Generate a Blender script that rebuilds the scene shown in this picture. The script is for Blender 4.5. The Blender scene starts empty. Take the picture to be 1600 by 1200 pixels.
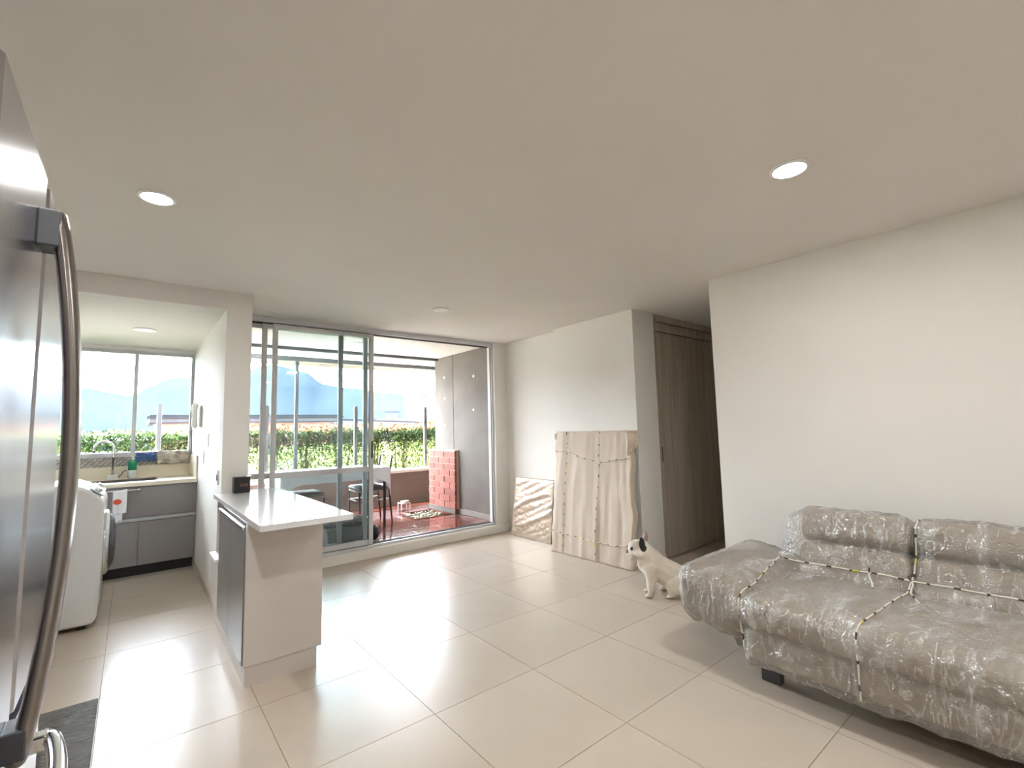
import bpy, bmesh, math, random
from math import radians as R, sin, cos, pi, sqrt
from mathutils import Vector, Matrix, noise
from mathutils.bvhtree import BVHTree
random.seed(7)
S = bpy.context.scene
COL = S.collection

# ------------------------------------------------------------------ camera
cam = bpy.data.cameras.new('camera'); camo = bpy.data.objects.new('camera', cam); COL.objects.link(camo)
cam.sensor_width = 36; cam.lens = 36 * 732.02 / 1600; cam.clip_start = 0.02; cam.clip_end = 4000
def cam_matrix(yaw, pit, rol):
    f = Vector((sin(yaw)*cos(pit), cos(yaw)*cos(pit), sin(pit))); r = Vector((cos(yaw), -sin(yaw), 0)); u = r.cross(f)
    r2 = cos(rol)*r + sin(rol)*u; u2 = -sin(rol)*r + cos(rol)*u
    m = Matrix((r2, u2, -f)).transposed().to_4x4(); m.translation = Vector((0, 0, 1.3)); return m
camo.matrix_world = cam_matrix(R(39.0289), R(5.3731), R(-1.4192))
S.camera = camo

# ------------------------------------------------------------------ sky, sun, exposure
W = bpy.data.worlds.new('sky'); S.world = W; W.use_nodes = True
nt = W.node_tree; nt.nodes.clear()
out = nt.nodes.new('ShaderNodeOutputWorld'); bg = nt.nodes.new('ShaderNodeBackground')
tc = nt.nodes.new('ShaderNodeTexCoord'); sep = nt.nodes.new('ShaderNodeSeparateXYZ'); rp = nt.nodes.new('ShaderNodeValToRGB')
nt.links.new(tc.outputs['Generated'], sep.inputs[0]); nt.links.new(sep.outputs['Z'], rp.inputs[0])
rp.color_ramp.elements[0].position = 0.0; rp.color_ramp.elements[0].color = (0.86, 0.93, 1.0, 1)
rp.color_ramp.elements[1].position = 0.5; rp.color_ramp.elements[1].color = (0.80, 0.88, 1.0, 1)
nt.links.new(rp.outputs[0], bg.inputs[0]); bg.inputs[1].default_value = 11.0
nt.links.new(bg.outputs[0], out.inputs[0])
sun = bpy.data.lights.new('sun', 'SUN'); sun.energy = 15.0; sun.angle = R(4); sun.color = (1.0, 0.95, 0.86)
suno = bpy.data.objects.new('sun', sun); COL.objects.link(suno)
suno.rotation_euler = Vector((-0.45, 0.25, 0.86)).to_track_quat('Z', 'Y').to_euler()
S.view_settings.view_transform = 'Standard'; S.view_settings.look = 'None'
S.view_settings.gamma = 1.0; S.view_settings.use_curve_mapping = False
S.view_settings.exposure = 2.15
S.cycles.max_bounces = 10; S.cycles.diffuse_bounces = 6; S.cycles.glossy_bounces = 4
S.cycles.transparent_max_bounces = 12; S.cycles.sample_clamp_indirect = 8.0; S.cycles.caustics_reflective = False
LAMP_W = 3.6      # watts of each lit ceiling panel
LAMP_GLOW = 4.5

# ------------------------------------------------------------------ helpers
def s2l(c):
    return tuple(((x/255)/12.92 if x/255 <= 0.04045 else ((x/255+0.055)/1.055)**2.4) for x in c)
def mat(name, rgb, rough=0.5, metal=0.0, var=0.0, vscale=4.0, bump=0.0, bscale=40.0, stretch=(1, 1, 1), spec=0.5, coat=0.0, emit=0.0, alt=None, objvar=0.0, bdist=0.01, detail=4.0, sheen=0.0, trans=0.0):
    m = bpy.data.materials.new(name); m.use_nodes = True; n = m.node_tree; b = n.nodes['Principled BSDF']
    c = s2l(rgb); b.inputs['Base Color'].default_value = (*c, 1); b.inputs['Roughness'].default_value = rough
    b.inputs['Metallic'].default_value = metal; b.inputs['Specular IOR Level'].default_value = spec
    b.inputs['Coat Weight'].default_value = coat; b.inputs['Coat Roughness'].default_value = 0.08
    if sheen: b.inputs['Sheen Weight'].default_value = sheen
    if emit: b.inputs['Emission Color'].default_value = (*c, 1); b.inputs['Emission Strength'].default_value = emit
    t = n.nodes.new('ShaderNodeTexCoord'); mp = n.nodes.new('ShaderNodeMapping'); mp.inputs['Scale'].default_value = stretch
    n.links.new(t.outputs['Object'], mp.inputs[0])
    last = None
    if var or alt:
        nz = n.nodes.new('ShaderNodeTexNoise'); nz.inputs['Scale'].default_value = vscale; nz.inputs['Detail'].default_value = detail
        n.links.new(mp.outputs[0], nz.inputs['Vector'])
        rr = n.nodes.new('ShaderNodeValToRGB'); a = s2l(alt) if alt else tuple(x*(1-var) for x in c)
        c2 = c if alt else tuple(min(1, x*(1+var*0.5)) for x in c)
        rr.color_ramp.elements[0].position = 0.36; rr.color_ramp.elements[1].position = 0.64
        rr.color_ramp.elements[0].color = (*a, 1); rr.color_ramp.elements[1].color = (*c2, 1)
        n.links.new(nz.outputs['Fac'], rr.inputs[0]); last = rr.outputs[0]
    if objvar:
        oi = n.nodes.new('ShaderNodeObjectInfo'); mr = n.nodes.new('ShaderNodeMapRange')
        mr.inputs['To Min'].default_value = 1-objvar; mr.inputs['To Max'].default_value = 1+objvar
        n.links.new(oi.outputs['Random'], mr.inputs['Value'])
        hs = n.nodes.new('ShaderNodeHueSaturation'); hs.inputs['Color'].default_value = (*c, 1)
        if last: n.links.new(last, hs.inputs['Color'])
        n.links.new(mr.outputs[0], hs.inputs['Value']); last = hs.outputs[0]
    if last: n.links.new(last, b.inputs['Base Color'])
    if bump:
        nz = n.nodes.new('ShaderNodeTexNoise'); nz.inputs['Scale'].default_value = bscale; nz.inputs['Detail'].default_value = 3
        n.links.new(mp.outputs[0], nz.inputs['Vector'])
        bp = n.nodes.new('ShaderNodeBump'); bp.inputs['Strength'].default_value = bump; bp.inputs['Distance'].default_value = bdist
        n.links.new(nz.outputs['Fac'], bp.inputs['Height']); n.links.new(bp.outputs[0], b.inputs['Normal'])
    return m
def glass_mat(name, tint, refl=1.0):
    m = bpy.data.materials.new(name); m.use_nodes = True; n = m.node_tree; n.nodes.clear()
    o = n.nodes.new('ShaderNodeOutputMaterial'); tr = n.nodes.new('ShaderNodeBsdfTransparent'); gl = n.nodes.new('ShaderNodeBsdfGlossy')
    fr = n.nodes.new('ShaderNodeFresnel'); fr.inputs['IOR'].default_value = 1.45; mx = n.nodes.new('ShaderNodeMixShader')
    tr.inputs[0].default_value = (*tint, 1); gl.inputs['Roughness'].default_value = 0.02
    ma = n.nodes.new('ShaderNodeMath'); ma.operation = 'MULTIPLY'; ma.inputs[1].default_value = refl
    n.links.new(fr.outputs[0], ma.inputs[0]); n.links.new(ma.outputs[0], mx.inputs[0])
    n.links.new(tr.outputs[0], mx.inputs[1]); n.links.new(gl.outputs[0], mx.inputs[2]); n.links.new(mx.outputs[0], o.inputs[0])
    return m
def finish(name, bm, mats, parent=None, smooth=False, bev=0.0, bseg=2):
    me = bpy.data.meshes.new(name); bmesh.ops.recalc_face_normals(bm, faces=bm.faces[:]); bm.to_mesh(me); bm.free()
    for m in (mats if isinstance(mats, (list, tuple)) else [mats]): me.materials.append(m)
    if smooth:
        for p in me.polygons: p.use_smooth = True
    o = bpy.data.objects.new(name, me); COL.objects.link(o)
    if parent is not None:
        o.parent = parent
        if parent.type == 'EMPTY': o.matrix_parent_inverse = Matrix.Translation(-parent.location)
    if bev:
        md = o.modifiers.new('edge', 'BEVEL'); md.width = bev; md.segments = bseg; md.limit_method = 'ANGLE'; md.angle_limit = R(35); md.harden_normals = False
    return o
def tag(o, label=None, cat=None, group=None, kind=None):
    if label: o['label'] = label
    if cat: o['category'] = cat
    if group: o['group'] = group
    if kind: o['kind'] = kind
    return o
def empty(name, loc, label, cat, group=None):
    o = bpy.data.objects.new(name, None); COL.objects.link(o); o.location = loc; o.empty_display_size = 0.1
    return tag(o, label, cat, group)
def box(bm, x0, x1, y0, y1, z0, z1, mi=0, M=None):
    vs = [bm.verts.new(Vector(p) if M is None else M @ Vector(p)) for p in ((x0,y0,z0),(x1,y0,z0),(x1,y1,z0),(x0,y1,z0),(x0,y0,z1),(x1,y0,z1),(x1,y1,z1),(x0,y1,z1))]
    for f in ((0,3,2,1),(4,5,6,7),(0,1,5,4),(1,2,6,5),(2,3,7,6),(3,0,4,7)):
        bm.faces.new([vs[i] for i in f]).material_index = mi
    return vs
def B(name, m, parent, *boxes, bev=0.0, smooth=False):
    bm = bmesh.new()
    for b in boxes: box(bm, *b)
    return finish(name, bm, m, parent, smooth, bev)
def struct(name, label, m, *boxes, bev=0.0):
    o = B(name, m, None, *boxes, bev=bev); tag(o, label, kind='structure'); return o
def basis(d):
    d = d.normalized(); a = Vector((0, 0, 1)) if abs(d.z) < 0.9 else Vector((1, 0, 0))
    u = d.cross(a).normalized(); return u, d.cross(u).normalized()
def tube(bm, pts, r, seg=10, caps=True, mi=0, rr=None, band=None):
    pts = [Vector(p) for p in pts]; rings = []; n = len(pts); u = None; acc = 0; L = []
    for i, p in enumerate(pts):
        d = (pts[min(i+1, n-1)] - pts[max(i-1, 0)]).normalized()
        if u is None: u, v = basis(d)
        else:
            u = (u - d*u.dot(d)).normalized(); v = d.cross(u)
        q = rr[i] if rr else r
        qa, qb = (q if isinstance(q, tuple) else (q, q))
        rings.append([bm.verts.new(p + u*cos(2*pi*k/seg)*qa + v*sin(2*pi*k/seg)*qb) for k in range(seg)])
        if i: acc += (p-pts[i-1]).length
        L.append(acc)
    for i in range(n-1):
        m_ = band(L[i]) if band else mi
        for k in range(seg):
            bm.faces.new((rings[i][k], rings[i][(k+1) % seg], rings[i+1][(k+1) % seg], rings[i+1][k])).material_index = m_
    if caps:
        bm.faces.new(rings[0][::-1]).material_index = mi; bm.faces.new(rings[-1]).material_index = mi
def cyl(bm, p0, p1, r0, r1=None, seg=16, mi=0):
    tube(bm, [p0, p1], r0, seg, True, mi, rr=[r0, r0 if r1 is None else r1])
def lathe(bm, prof, c, axis='z', seg=24, mi=0):
    rings = []
    for r, h in prof:
        ring = []
        for k in range(seg):
            a = 2*pi*k/seg; p = (r*cos(a), r*sin(a), h)
            if axis == 'x': p = (h, r*cos(a), r*sin(a))
            if axis == 'y': p = (r*cos(a), h, r*sin(a))
            ring.append(bm.verts.new(Vector(p) + Vector(c)))
        rings.append(ring)
    for i in range(len(rings)-1):
        for k in range(seg): bm.faces.new((rings[i][k], rings[i][(k+1) % seg], rings[i+1][(k+1) % seg], rings[i+1][k])).material_index = mi
    bm.faces.new(rings[0][::-1]).material_index = mi; bm.faces.new(rings[-1]).material_index = mi
def grid(bm, nu, nv, fn, mi=0, closed=False):
    vs = [[bm.verts.new(fn(i/nu, j/nv)) for j in range(nv+1)] for i in range(nu+1)]
    for i in range(nu):
        for j in range(nv): bm.faces.new((vs[i][j], vs[i+1][j], vs[i+1][j+1], vs[i][j+1])).material_index = mi
    return vs
def capsule(bm, p0, r0, p1, r1, sub=2, flat=(1, 1, 1)):
    t = bmesh.new()
    for p, r in ((p0, r0), (p1, r1)):
        bmesh.ops.create_icosphere(t, subdivisions=sub, radius=1, matrix=Matrix.Translation(p) @ Matrix.Diagonal((r*flat[0], r*flat[1], r*flat[2], 1)))
    h = bmesh.ops.convex_hull(t, input=t.verts[:])
    dele = [g for g in h['geom_interior'] if isinstance(g, bmesh.types.BMVert)]
    bmesh.ops.delete(t, geom=dele, context='VERTS')
    me = bpy.data.meshes.new('t'); t.to_mesh(me); t.free(); bm.from_mesh(me); bpy.data.meshes.remove(me)
def remeshed(bm, voxel, smooth_it=4, smooth_f=0.5, disp=0.0):
    me = bpy.data.meshes.new('t'); bmesh.ops.recalc_face_normals(bm, faces=bm.faces[:]); bm.to_mesh(me); bm.free(); o = bpy.data.objects.new('t', me); COL.objects.link(o)
    if disp:
        pass
    a = o.modifiers.new('r', 'REMESH'); a.mode = 'VOXEL'; a.voxel_size = voxel
    if disp:
        d = o.modifiers.new('d', 'DISPLACE'); d.strength = disp; d.mid_level = 0
    b = o.modifiers.new('s', 'SMOOTH'); b.iterations = smooth_it; b.factor = smooth_f
    dg = bpy.context.evaluated_depsgraph_get(); m2 = bpy.data.meshes.new_from_object(o.evaluated_get(dg))
    bpy.data.objects.remove(o); bpy.data.meshes.remove(me)
    r = bmesh.new(); r.from_mesh(m2); bpy.data.meshes.remove(m2); return r

# ------------------------------------------------------------------ materials
M = {}
M['paint'] = mat('white_paint', (224, 221, 215), 0.75, var=0.02, vscale=2, bump=0.08, bscale=180, bdist=0.002)
M['ceil'] = mat('ceiling_paint', (222, 218, 213), 0.85, var=0.02, vscale=1.5)
M['tile'] = mat('porcelain_tile', (192, 180, 165), 0.28, alt=(183, 171, 156), vscale=1.6, objvar=0.02, spec=0.5, detail=8, bump=0.03, bscale=3, bdist=0.004)
M['grout'] = mat('grout', (146, 134, 120), 0.9)
M['alu'] = mat('aluminium', (196, 198, 200), 0.42, 0.2, bump=0.02, bscale=60)
M['post'] = mat('grey_post_metal', (116, 116, 114), 0.6, spec=0.1)
M['post_shaded'] = mat('grey_post_metal_shaded', (66, 66, 67), 0.6, spec=0.1)  # same grey post metal, colour darkened to offset the bright outdoor light
M['alu_dark'] = mat('dark_grey_gasket', (60, 60, 60), 0.6)  # even dark grey for the track and gasket lines of the door
M['glass'] = glass_mat('clear_glass', (0.97, 0.98, 0.98))
M['glass_tint'] = glass_mat('greenish_glass', (0.90, 0.965, 0.97), 1.2)
M['steel'] = mat('brushed_steel', (186, 186, 192), 0.2, 1.0, bump=0.03, bscale=30, stretch=(1, 1, 0.02), bdist=0.004, var=0.05)
M['steel_handle'] = mat('handle_steel', (140, 134, 130), 0.28, 1.0)
M['dark_plastic'] = mat('dark_grey_plastic', (64, 66, 70), 0.35)
M['black'] = mat('black_plastic', (26, 27, 30), 0.4)
M['white_plastic'] = mat('white_plastic', (232, 232, 230), 0.35)
M['enamel'] = mat('white_enamel', (214, 216, 216), 0.25, coat=0.3)
M['quartz'] = mat('white_quartz', (226, 226, 226), 0.07, var=0.02, vscale=90, coat=0.2)
M['melamine'] = mat('white_melamine', (206, 199, 194), 0.45)
M['grey_door'] = mat('grey_lacquer', (128, 126, 124), 0.3)
M['taupe'] = mat('taupe_cabinet', (138, 133, 133), 0.5)
M['strip'] = mat('pale_grip_strip', (178, 182, 186), 0.4, 0.3)
M['cream'] = mat('cream_counter', (226, 216, 196), 0.35)
M['mosaic'] = mat('mosaic_glass', (186, 182, 176), 0.25, alt=(120, 112, 106), vscale=40, detail=1, objvar=0.2)
M['chrome'] = mat('chrome', (214, 214, 216), 0.08, 1.0)
M['closet'] = mat('grey_brown_wood', (178, 166, 150), 0.5, alt=(158, 146, 130), vscale=3, stretch=(7, 7, 0.35), detail=6)
M['concrete'] = mat('grey_plaster', (114, 108, 101), 0.85, alt=(105, 99, 92), vscale=2.5, bump=0.15, bscale=60, detail=8)
M['wood'] = mat('red_brown_deck', (124, 70, 58), 0.14, alt=(96, 50, 40), vscale=5, stretch=(0.6, 9, 1), objvar=0.15, coat=0.6)
M['brick'] = mat('red_brick', (156, 98, 86), 0.8, alt=(142, 84, 72), vscale=9, objvar=0.1, bump=0.3, bscale=60)
M['mortar'] = mat('mortar', (196, 178, 160), 0.95)
M['parapet'] = mat('tan_parapet_render', (124, 108, 98), 0.85, var=0.06, vscale=3)
M['coping'] = mat('pale_coping', (222, 212, 200), 0.7)
M['cloth_beige'] = mat('beige_blanket', (198, 184, 168), 0.95, var=0.04, vscale=5, bump=0.25, bscale=260, bdist=0.002, sheen=0.3)
M['rope_white'] = mat('rope_white', (214, 206, 192), 0.8)
M['rope_black'] = mat('rope_black', (64, 58, 56), 0.8)
M['rope_yellow'] = mat('rope_yellow', (206, 190, 70), 0.8)
M['foil'] = mat('shiny_tan_film', (196, 180, 160), 0.32, 0.4, bump=0.25, bscale=10, stretch=(1, 1, 2.2), bdist=0.01, coat=0.15)
M['board_edge'] = mat('grey_board_edge', (140, 130, 128), 0.6)
M['sofa'] = mat('taupe_sofa_fabric', (172, 156, 134), 0.9, alt=(162, 145, 123), vscale=14, bump=0.3, bscale=300, bdist=0.002)
M['dog'] = mat('white_dog_coat', (228, 220, 208), 0.8, alt=(208, 198, 182), vscale=9, bump=0.3, bscale=200, bdist=0.002, sheen=0.3)
M['dog_black'] = mat('black_dog_patch', (34, 30, 30), 0.7)
M['dog_pink'] = mat('grey_pink_skin', (150, 126, 114), 0.6)
M['linen'] = mat('white_tablecloth', (228, 228, 232), 0.85, bump=0.1, bscale=120, bdist=0.002)
M['seat_pad'] = mat('grey_leatherette', (118, 116, 114), 0.35)
M['mat'] = mat('dark_grey_kitchen_mat', (88, 86, 78), 0.6, alt=(66, 64, 58), vscale=14, stretch=(1, 3, 1), bump=0.9, bscale=26, bdist=0.01)
M['stone'] = mat('white_stones', (186, 176, 152), 0.7, var=0.3, vscale=10)
M['soap'] = mat('green_soap', (36, 158, 118), 0.2)
M['clear_plastic'] = mat('pale_plastic', (206, 214, 210), 0.2)
M['blue'] = mat('blue_cloth', (76, 106, 158), 0.9, bump=0.4, bscale=60)
M['pat_cloth'] = mat('patterned_pale_cloth', (214, 206, 192), 0.9, alt=(168, 158, 144), vscale=16, detail=0)
M['orange'] = mat('orange_print', (222, 96, 66), 0.8)
M['tub'] = mat('blue_grey_tub', (74, 80, 92), 0.5)
M['bag'] = mat('dark_bin_bag', (52, 52, 62), 0.3, bump=0.6, bscale=20, bdist=0.02)
M['lamp_off'] = mat('frosted_diffuser', (236, 232, 226), 0.4)
M['led'] = mat('led_diffuser', (255, 252, 246), 0.4, emit=LAMP_GLOW)
M['digits'] = mat('red_digits', (150, 84, 76), 0.4)
M['leaf_green'] = mat('green_leaves', (62, 84, 36), 0.6, alt=(42, 62, 30), vscale=4, spec=0.1)
M['leaf_lime'] = mat('lime_leaves', (96, 112, 44), 0.6, alt=(72, 90, 38), vscale=4, spec=0.1)
M['leaf_red'] = mat('orange_red_leaf_tips', (140, 72, 38), 0.6, alt=(116, 90, 40), vscale=3, spec=0.1)
M['bark'] = mat('bark', (104, 92, 76), 0.9, spec=0.0)
M['ground'] = mat('pale_paving', (196, 192, 184), 0.9, alt=(176, 172, 160), vscale=1.2, spec=0.0)
M['roof'] = mat('grey_roof_sheet', (30, 30, 33), 0.7, spec=0.0)
M['fascia'] = mat('pale_fascia', (58, 55, 57), 0.7, spec=0.0)
M['pinkwall'] = mat('pink_brick_wall', (124, 86, 76), 0.85, alt=(112, 76, 68), vscale=3, spec=0.0)
M['bld_pink'] = mat('pale_pink_render', (104, 88, 82), 0.9, spec=0.0)
M['bld_white'] = mat('white_render', (100, 100, 104), 0.9, spec=0.0)
M['bld_grey'] = mat('grey_render', (62, 66, 78), 0.9, spec=0.0)
M['bld_glass'] = mat('dark_window_glass', (50, 58, 68), 0.4)
M['mount'] = mat('mountain_forest', (31, 37, 44), 0.95, alt=(28, 34, 40), vscale=0.01, spec=0.0)

# ------------------------------------------------------------------ room shell
ZC = 2.41
fl = struct('floor', 'beige porcelain tiled floor running through living room, kitchen and hallway', M['grout'],
            (-0.95, 3.9, -2.3, 4.82, -0.10, -0.003), (-0.95, 0.62, 4.82, 6.6, -0.10, -0.003), (3.9, 6.2, 1.6, 2.9, -0.10, -0.003))
tb = bmesh.new(); TX, TY = 0.6045, 0.6155; g = 0.0016
box(tb, g, TX-g, g, TY-g, -0.012, 0.0)
tme = bpy.data.meshes.new('tile'); tb.to_mesh(tme); tb.free(); tme.materials.append(M['tile'])
def in_room(x0, x1, y0, y1):
    for a in ((-0.9, 3.8, -2.2, 4.8), (-0.9, 0.54, 4.8, 6.0), (3.5, 6.1, 1.8, 2.7)):
        if x1 > a[0] and x0 < a[1] and y1 > a[2] and y0 < a[3]: return True
for i in range(-2, 11):
    for j in range(-8, 8):
        x0 = -0.074 + i*TX; y0 = 2.022 + j*TY
        if not in_room(x0, x0+TX, y0, y0+TY) or y0 < -2.3: continue
        t = bpy.data.objects.new('tile', tme); COL.objects.link(t); t.location = (x0, y0, 0); t.parent = fl

struct('ceiling', 'flat white painted ceiling over living room and hallway', M['ceil'], (-0.95, 6.2, -2.3, 4.95, ZC, ZC+0.12))
struct('trim_1', 'lowered white ceiling with beam face over the kitchen', M['ceil'], (-0.95, 0.533, 4.13, 6.6, 2.268, ZC+0.05))
struct('trim_2', 'pale balcony ceiling seen through the sliding door', M['ceil'], (0.70, 4.7, 4.95, 6.505, ZC+0.005, ZC+0.12), (0.70, 4.7, 6.52, 7.16, ZC+0.005, ZC+0.12), (0.70, 4.7, 6.505, 6.52, ZC+0.02, ZC+0.12))
struct('wall_right', 'white wall behind the wrapped sofa', M['paint'], (3.46, 3.58, -2.3, 1.80, 0, ZC))
struct('wall_hall', 'hallway side wall turning the corner behind the sofa', M['paint'], (3.58, 6.2, 1.68, 1.80, 0, ZC))
struct('wall_hall_end', 'shadowed end wall of the hallway', M['paint'], (6.1, 6.2, 1.80, 3.4, 0, ZC))
struct('wall_column', 'white column wall carrying the cloth covered board, beside the closet', M['paint'], (3.69, 4.035, 2.70, 3.78, 0, ZC))
struct('wall_alcove', 'white alcove wall behind the film wrapped board', M['paint'], (3.80, 3.95, 3.78, 4.80, 0, ZC))
struct('wall_back', 'short white return wall at the right of the sliding door', M['paint'], (3.60, 3.95, 4.80, 4.95, 0.10, ZC))
struct('wall_pillar', 'white pillar and wall between kitchen and balcony', M['paint'], (0.533, 0.708, 4.13, 6.6, 0, ZC))
struct('wall_left', 'white wall along the left behind refrigerator and washer', M['paint'], (-1.0, -0.90, -2.3, 6.6, 0, ZC))
struct('wall_rear', 'white wall behind the viewer', M['paint'], (-1.0, 3.6, -2.4, -2.3, 0, ZC))
struct('wall_kitchen', 'kitchen window wall below and above the glass', M['paint'], (-0.90, 0.533, 6.45, 6.6, 0, 1.10), (-0.90, 0.533, 6.45, 6.6, 2.235, 2.268))
struct('wall_concrete', 'grey plastered balcony side wall with a vertical groove', M['concrete'], (3.70, 3.95, 4.95, 5.955, 0, ZC+0.005), (3.70, 3.95, 5.967, 6.50, 0, ZC+0.005), (3.715, 3.95, 5.955, 5.967, 0, ZC+0.005))
M['base_grey'] = mat('pale_grey_baseboard', (146, 140, 132), 0.6)
struct('baseboard_balcony', 'grey baseboard along the concrete balcony wall', M['base_grey'], (3.682, 3.70, 4.95, 5.82, 0.10, 0.175), bev=0.004)
struct('baseboard_kitchen', 'beige tile baseboard at the foot of the kitchen side wall', M['tile'], (0.523, 0.533, 4.14, 5.79, 0, 0.07))
struct('baseboard_column', 'low white baseboard below the column corner', M['paint'], (3.69, 4.035, 2.692, 2.70, 0, 0.06))
struct('trim_3', 'raised white threshold curb under the sliding door', M['paint'], (0.708, 3.80, 4.785, 4.96, 0, 0.10), bev=0.006)

# closet of the hallway
cl = tag(B('closet', M['closet'], None, (4.04, 6.095, 2.745, 3.35, 0.001, ZC-0.002)), 'grey brown wood closet with sliding doors lining the hallway', 'closet')
B('side_trim', M['closet'], cl, (4.036, 4.062, 2.70, 2.745, 0.001, ZC-0.002), bev=0.002)
B('header', M['closet'], cl, (4.062, 6.095, 2.695, 2.745, 2.345, ZC-0.002), bev=0.002)
B('upper_panel', M['closet'], cl, (4.062, 6.095, 2.712, 2.745, 2.245, 2.335), bev=0.002)
d1 = B('sliding_door', M['closet'], cl, (4.064, 4.72, 2.705, 2.725, 0.012, 2.232), bev=0.002)
B('recessed_pull', M['black'], d1, (4.078, 4.090, 2.7035, 2.706, 0.93, 1.08))
B('sliding_door', M['closet'], cl, (4.70, 5.40, 2.728, 2.742, 0.012, 2.232), bev=0.002)
B('sliding_door', M['closet'], cl, (5.38, 6.09, 2.705, 2.725, 0.012, 2.232), bev=0.002)

# ------------------------------------------------------------------ sliding balcony door
dr = tag(B('door_1', M['alu'], None, (0.708, 3.60, 4.835, 4.955, 2.36, ZC), (0.708, 3.60, 4.835, 4.955, 0.10, 0.125), (3.578, 3.60, 4.835, 4.875, 0.125, 2.36), (0.708, 0.735, 4.835, 4.955, 0.125, 2.36), bev=0.002),
         'aluminium framed three-panel sliding door to the balcony, right side open', kind='structure')
B('track', M['alu_dark'], dr, (0.74, 3.57, 4.872, 4.878, 0.125, 0.132), (0.74, 3.57, 4.912, 4.918, 0.125, 0.132), (3.572, 3.578, 4.85, 4.86, 0.13, 2.35), (0.74, 3.57, 4.872, 4.878, 2.35, 2.361), (0.74, 3.57, 4.912, 4.918, 2.35, 2.361))
def door_leaf(x0, x1, y, glass):
    w = 0.046
    o = B('sliding_panel', M['alu'], dr, (x0, x0+w, y, y+0.03, 0.132, 2.35), (x1-w, x1, y, y+0.03, 0.132, 2.35), (x0+w, x1-w, y+0.002, y+0.028, 2.31, 2.35),
          (x0+w, x1-w, y+0.002, y+0.028, 0.132, 0.185), (x0+w, x1-w, y+0.002, y+0.028, 0.885, 0.937), bev=0.002)
    B('pane', glass, o, (x0+w, x1-w, y+0.013, y+0.017, 0.185, 0.885))
    B('pane', glass, o, (x0+w, x1-w, y+0.013, y+0.017, 0.937, 2.31))
    return o
p1 = door_leaf(1.009, 2.006, 4.842, M['glass_tint'])
B('lock_pull', M['black'], p1, (1.982, 2.0, 4.836, 4.842, 1.02, 1.20), bev=0.002)
door_leaf(0.925, 1.957, 4.882, M['glass'])
door_leaf(0.745, 1.706, 4.921, M['glass'])

# kitchen window
wn = tag(B('window_1', M['alu'], None, (-0.90, 0.533, 6.47, 6.53, 2.20, 2.235), (-0.90, 0.533, 6.47, 6.53, 1.10, 1.145), (0.505, 0.533, 6.47, 6.53, 1.145, 2.20), (-0.90, -0.87, 6.47, 6.53, 1.145, 2.20),
                 (-0.006, 0.030, 6.475, 6.525, 1.145, 2.20), bev=0.002), 'kitchen window with a grey centre mullion above the sink', kind='structure')
B('pane', M['glass'], wn, (0.030, 0.505, 6.497, 6.501, 1.145, 2.20))
B('pane', M['glass'], wn, (-0.87, -0.006, 6.502, 6.506, 1.145, 2.20))
# balcony enclosure
M['alu_mid'] = mat('mid_grey_aluminium', (104, 107, 110), 0.45)
ba = tag(B('window_2', M['alu_mid'], None, (0.708, 4.6, 7.16, 7.24, 2.345, ZC), (0.708, 3.70, 6.40, 6.46, 2.375, ZC+0.004), (0.708, 4.6, 7.24, 7.28, 2.365, 2.40), (0.708, 4.6, 7.305, 7.36, 0.657, 0.675), (1.815, 1.860, 7.22, 7.27, 0.675, 2.345), bev=0.002),
         'balcony window track and one grey mullion, slid open', kind='structure')
B('pane', M['glass'], ba, (0.71, 1.815, 7.243, 7.247, 0.675, 2.344))
struct('trim_4', 'pale outer eave above the balcony opening', M['coping'], (-1.2, 4.9, 7.28, 7.72, 2.40, 2.55), (-1.2, 4.9, 7.66, 7.72, 2.35, 2.40))
pa = struct('wall_parapet', 'tan rendered balcony parapet with pale coping', M['parapet'], (-1.2, 4.6, 7.32, 7.50, 0.0, 0.61))
B('coping', M['coping'], pa, (-1.2, 4.6, 7.27, 7.54, 0.61, 0.656), bev=0.004)
struct('baseboard_parapet', 'reddish baseboard at the foot of the parapet', M['parapet'], (0.708, 4.6, 7.308, 7.32, 0.10, 0.17))
struct('wall_balcony', 'far side wall closing the balcony beyond the concrete wall', M['concrete'], (4.6, 4.75, 6.5, 7.5, 0, ZC), (3.95, 4.75, 6.38, 6.5, 0, ZC))

# balcony deck of planks
dk = struct('floor_balcony', 'glossy red brown timber deck of the balcony', M['black'], (0.708, 3.70, 4.961, 6.50, 0.0, 0.075), (0.708, 4.6, 6.50, 7.32, 0.0, 0.075))
pw = 0.0975; y = 4.962; k = 0
while y < 7.29:
    cuts = [0.71] + sorted([random.uniform(1.3, 2.2), random.uniform(2.6, 3.3)]) + ([3.698] if y < 6.45 else [3.9, 4.58])
    for a, b in zip(cuts, cuts[1:]):
        # leave the opening for the stone bed
        y1 = min(y+pw-0.005, 7.305)
        segs = [(a, b)]
        if y1 > 5.86 and y < 6.42:
            segs = []
            if a < 3.02: segs.append((a, min(b, 3.02)))
            if b > 3.585: segs.append((max(a, 3.585), b))
        for q0, q1 in segs:
            if q1-q0 > 0.02: B('plank', M['wood'], dk, (q0+0.001, q1-0.001, y, y1, 0.078, 0.10+random.uniform(-0.001, 0.001)), bev=0.0025)
    y += pw
sb = empty('stone_bed', (3.3, 6.14, 0.08), 'square bed of white stones let into the deck beside the brick pier', 'stone bed')
B('timber_rim', M['wood'], sb, (3.02, 3.04, 5.86, 6.44, 0.076, 0.106), (3.565, 3.585, 5.86, 6.44, 0.076, 0.106), (3.04, 3.565, 5.86, 5.88, 0.076, 0.106), (3.04, 3.565, 6.42, 6.44, 0.076, 0.106))
bm = bmesh.new()
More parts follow.
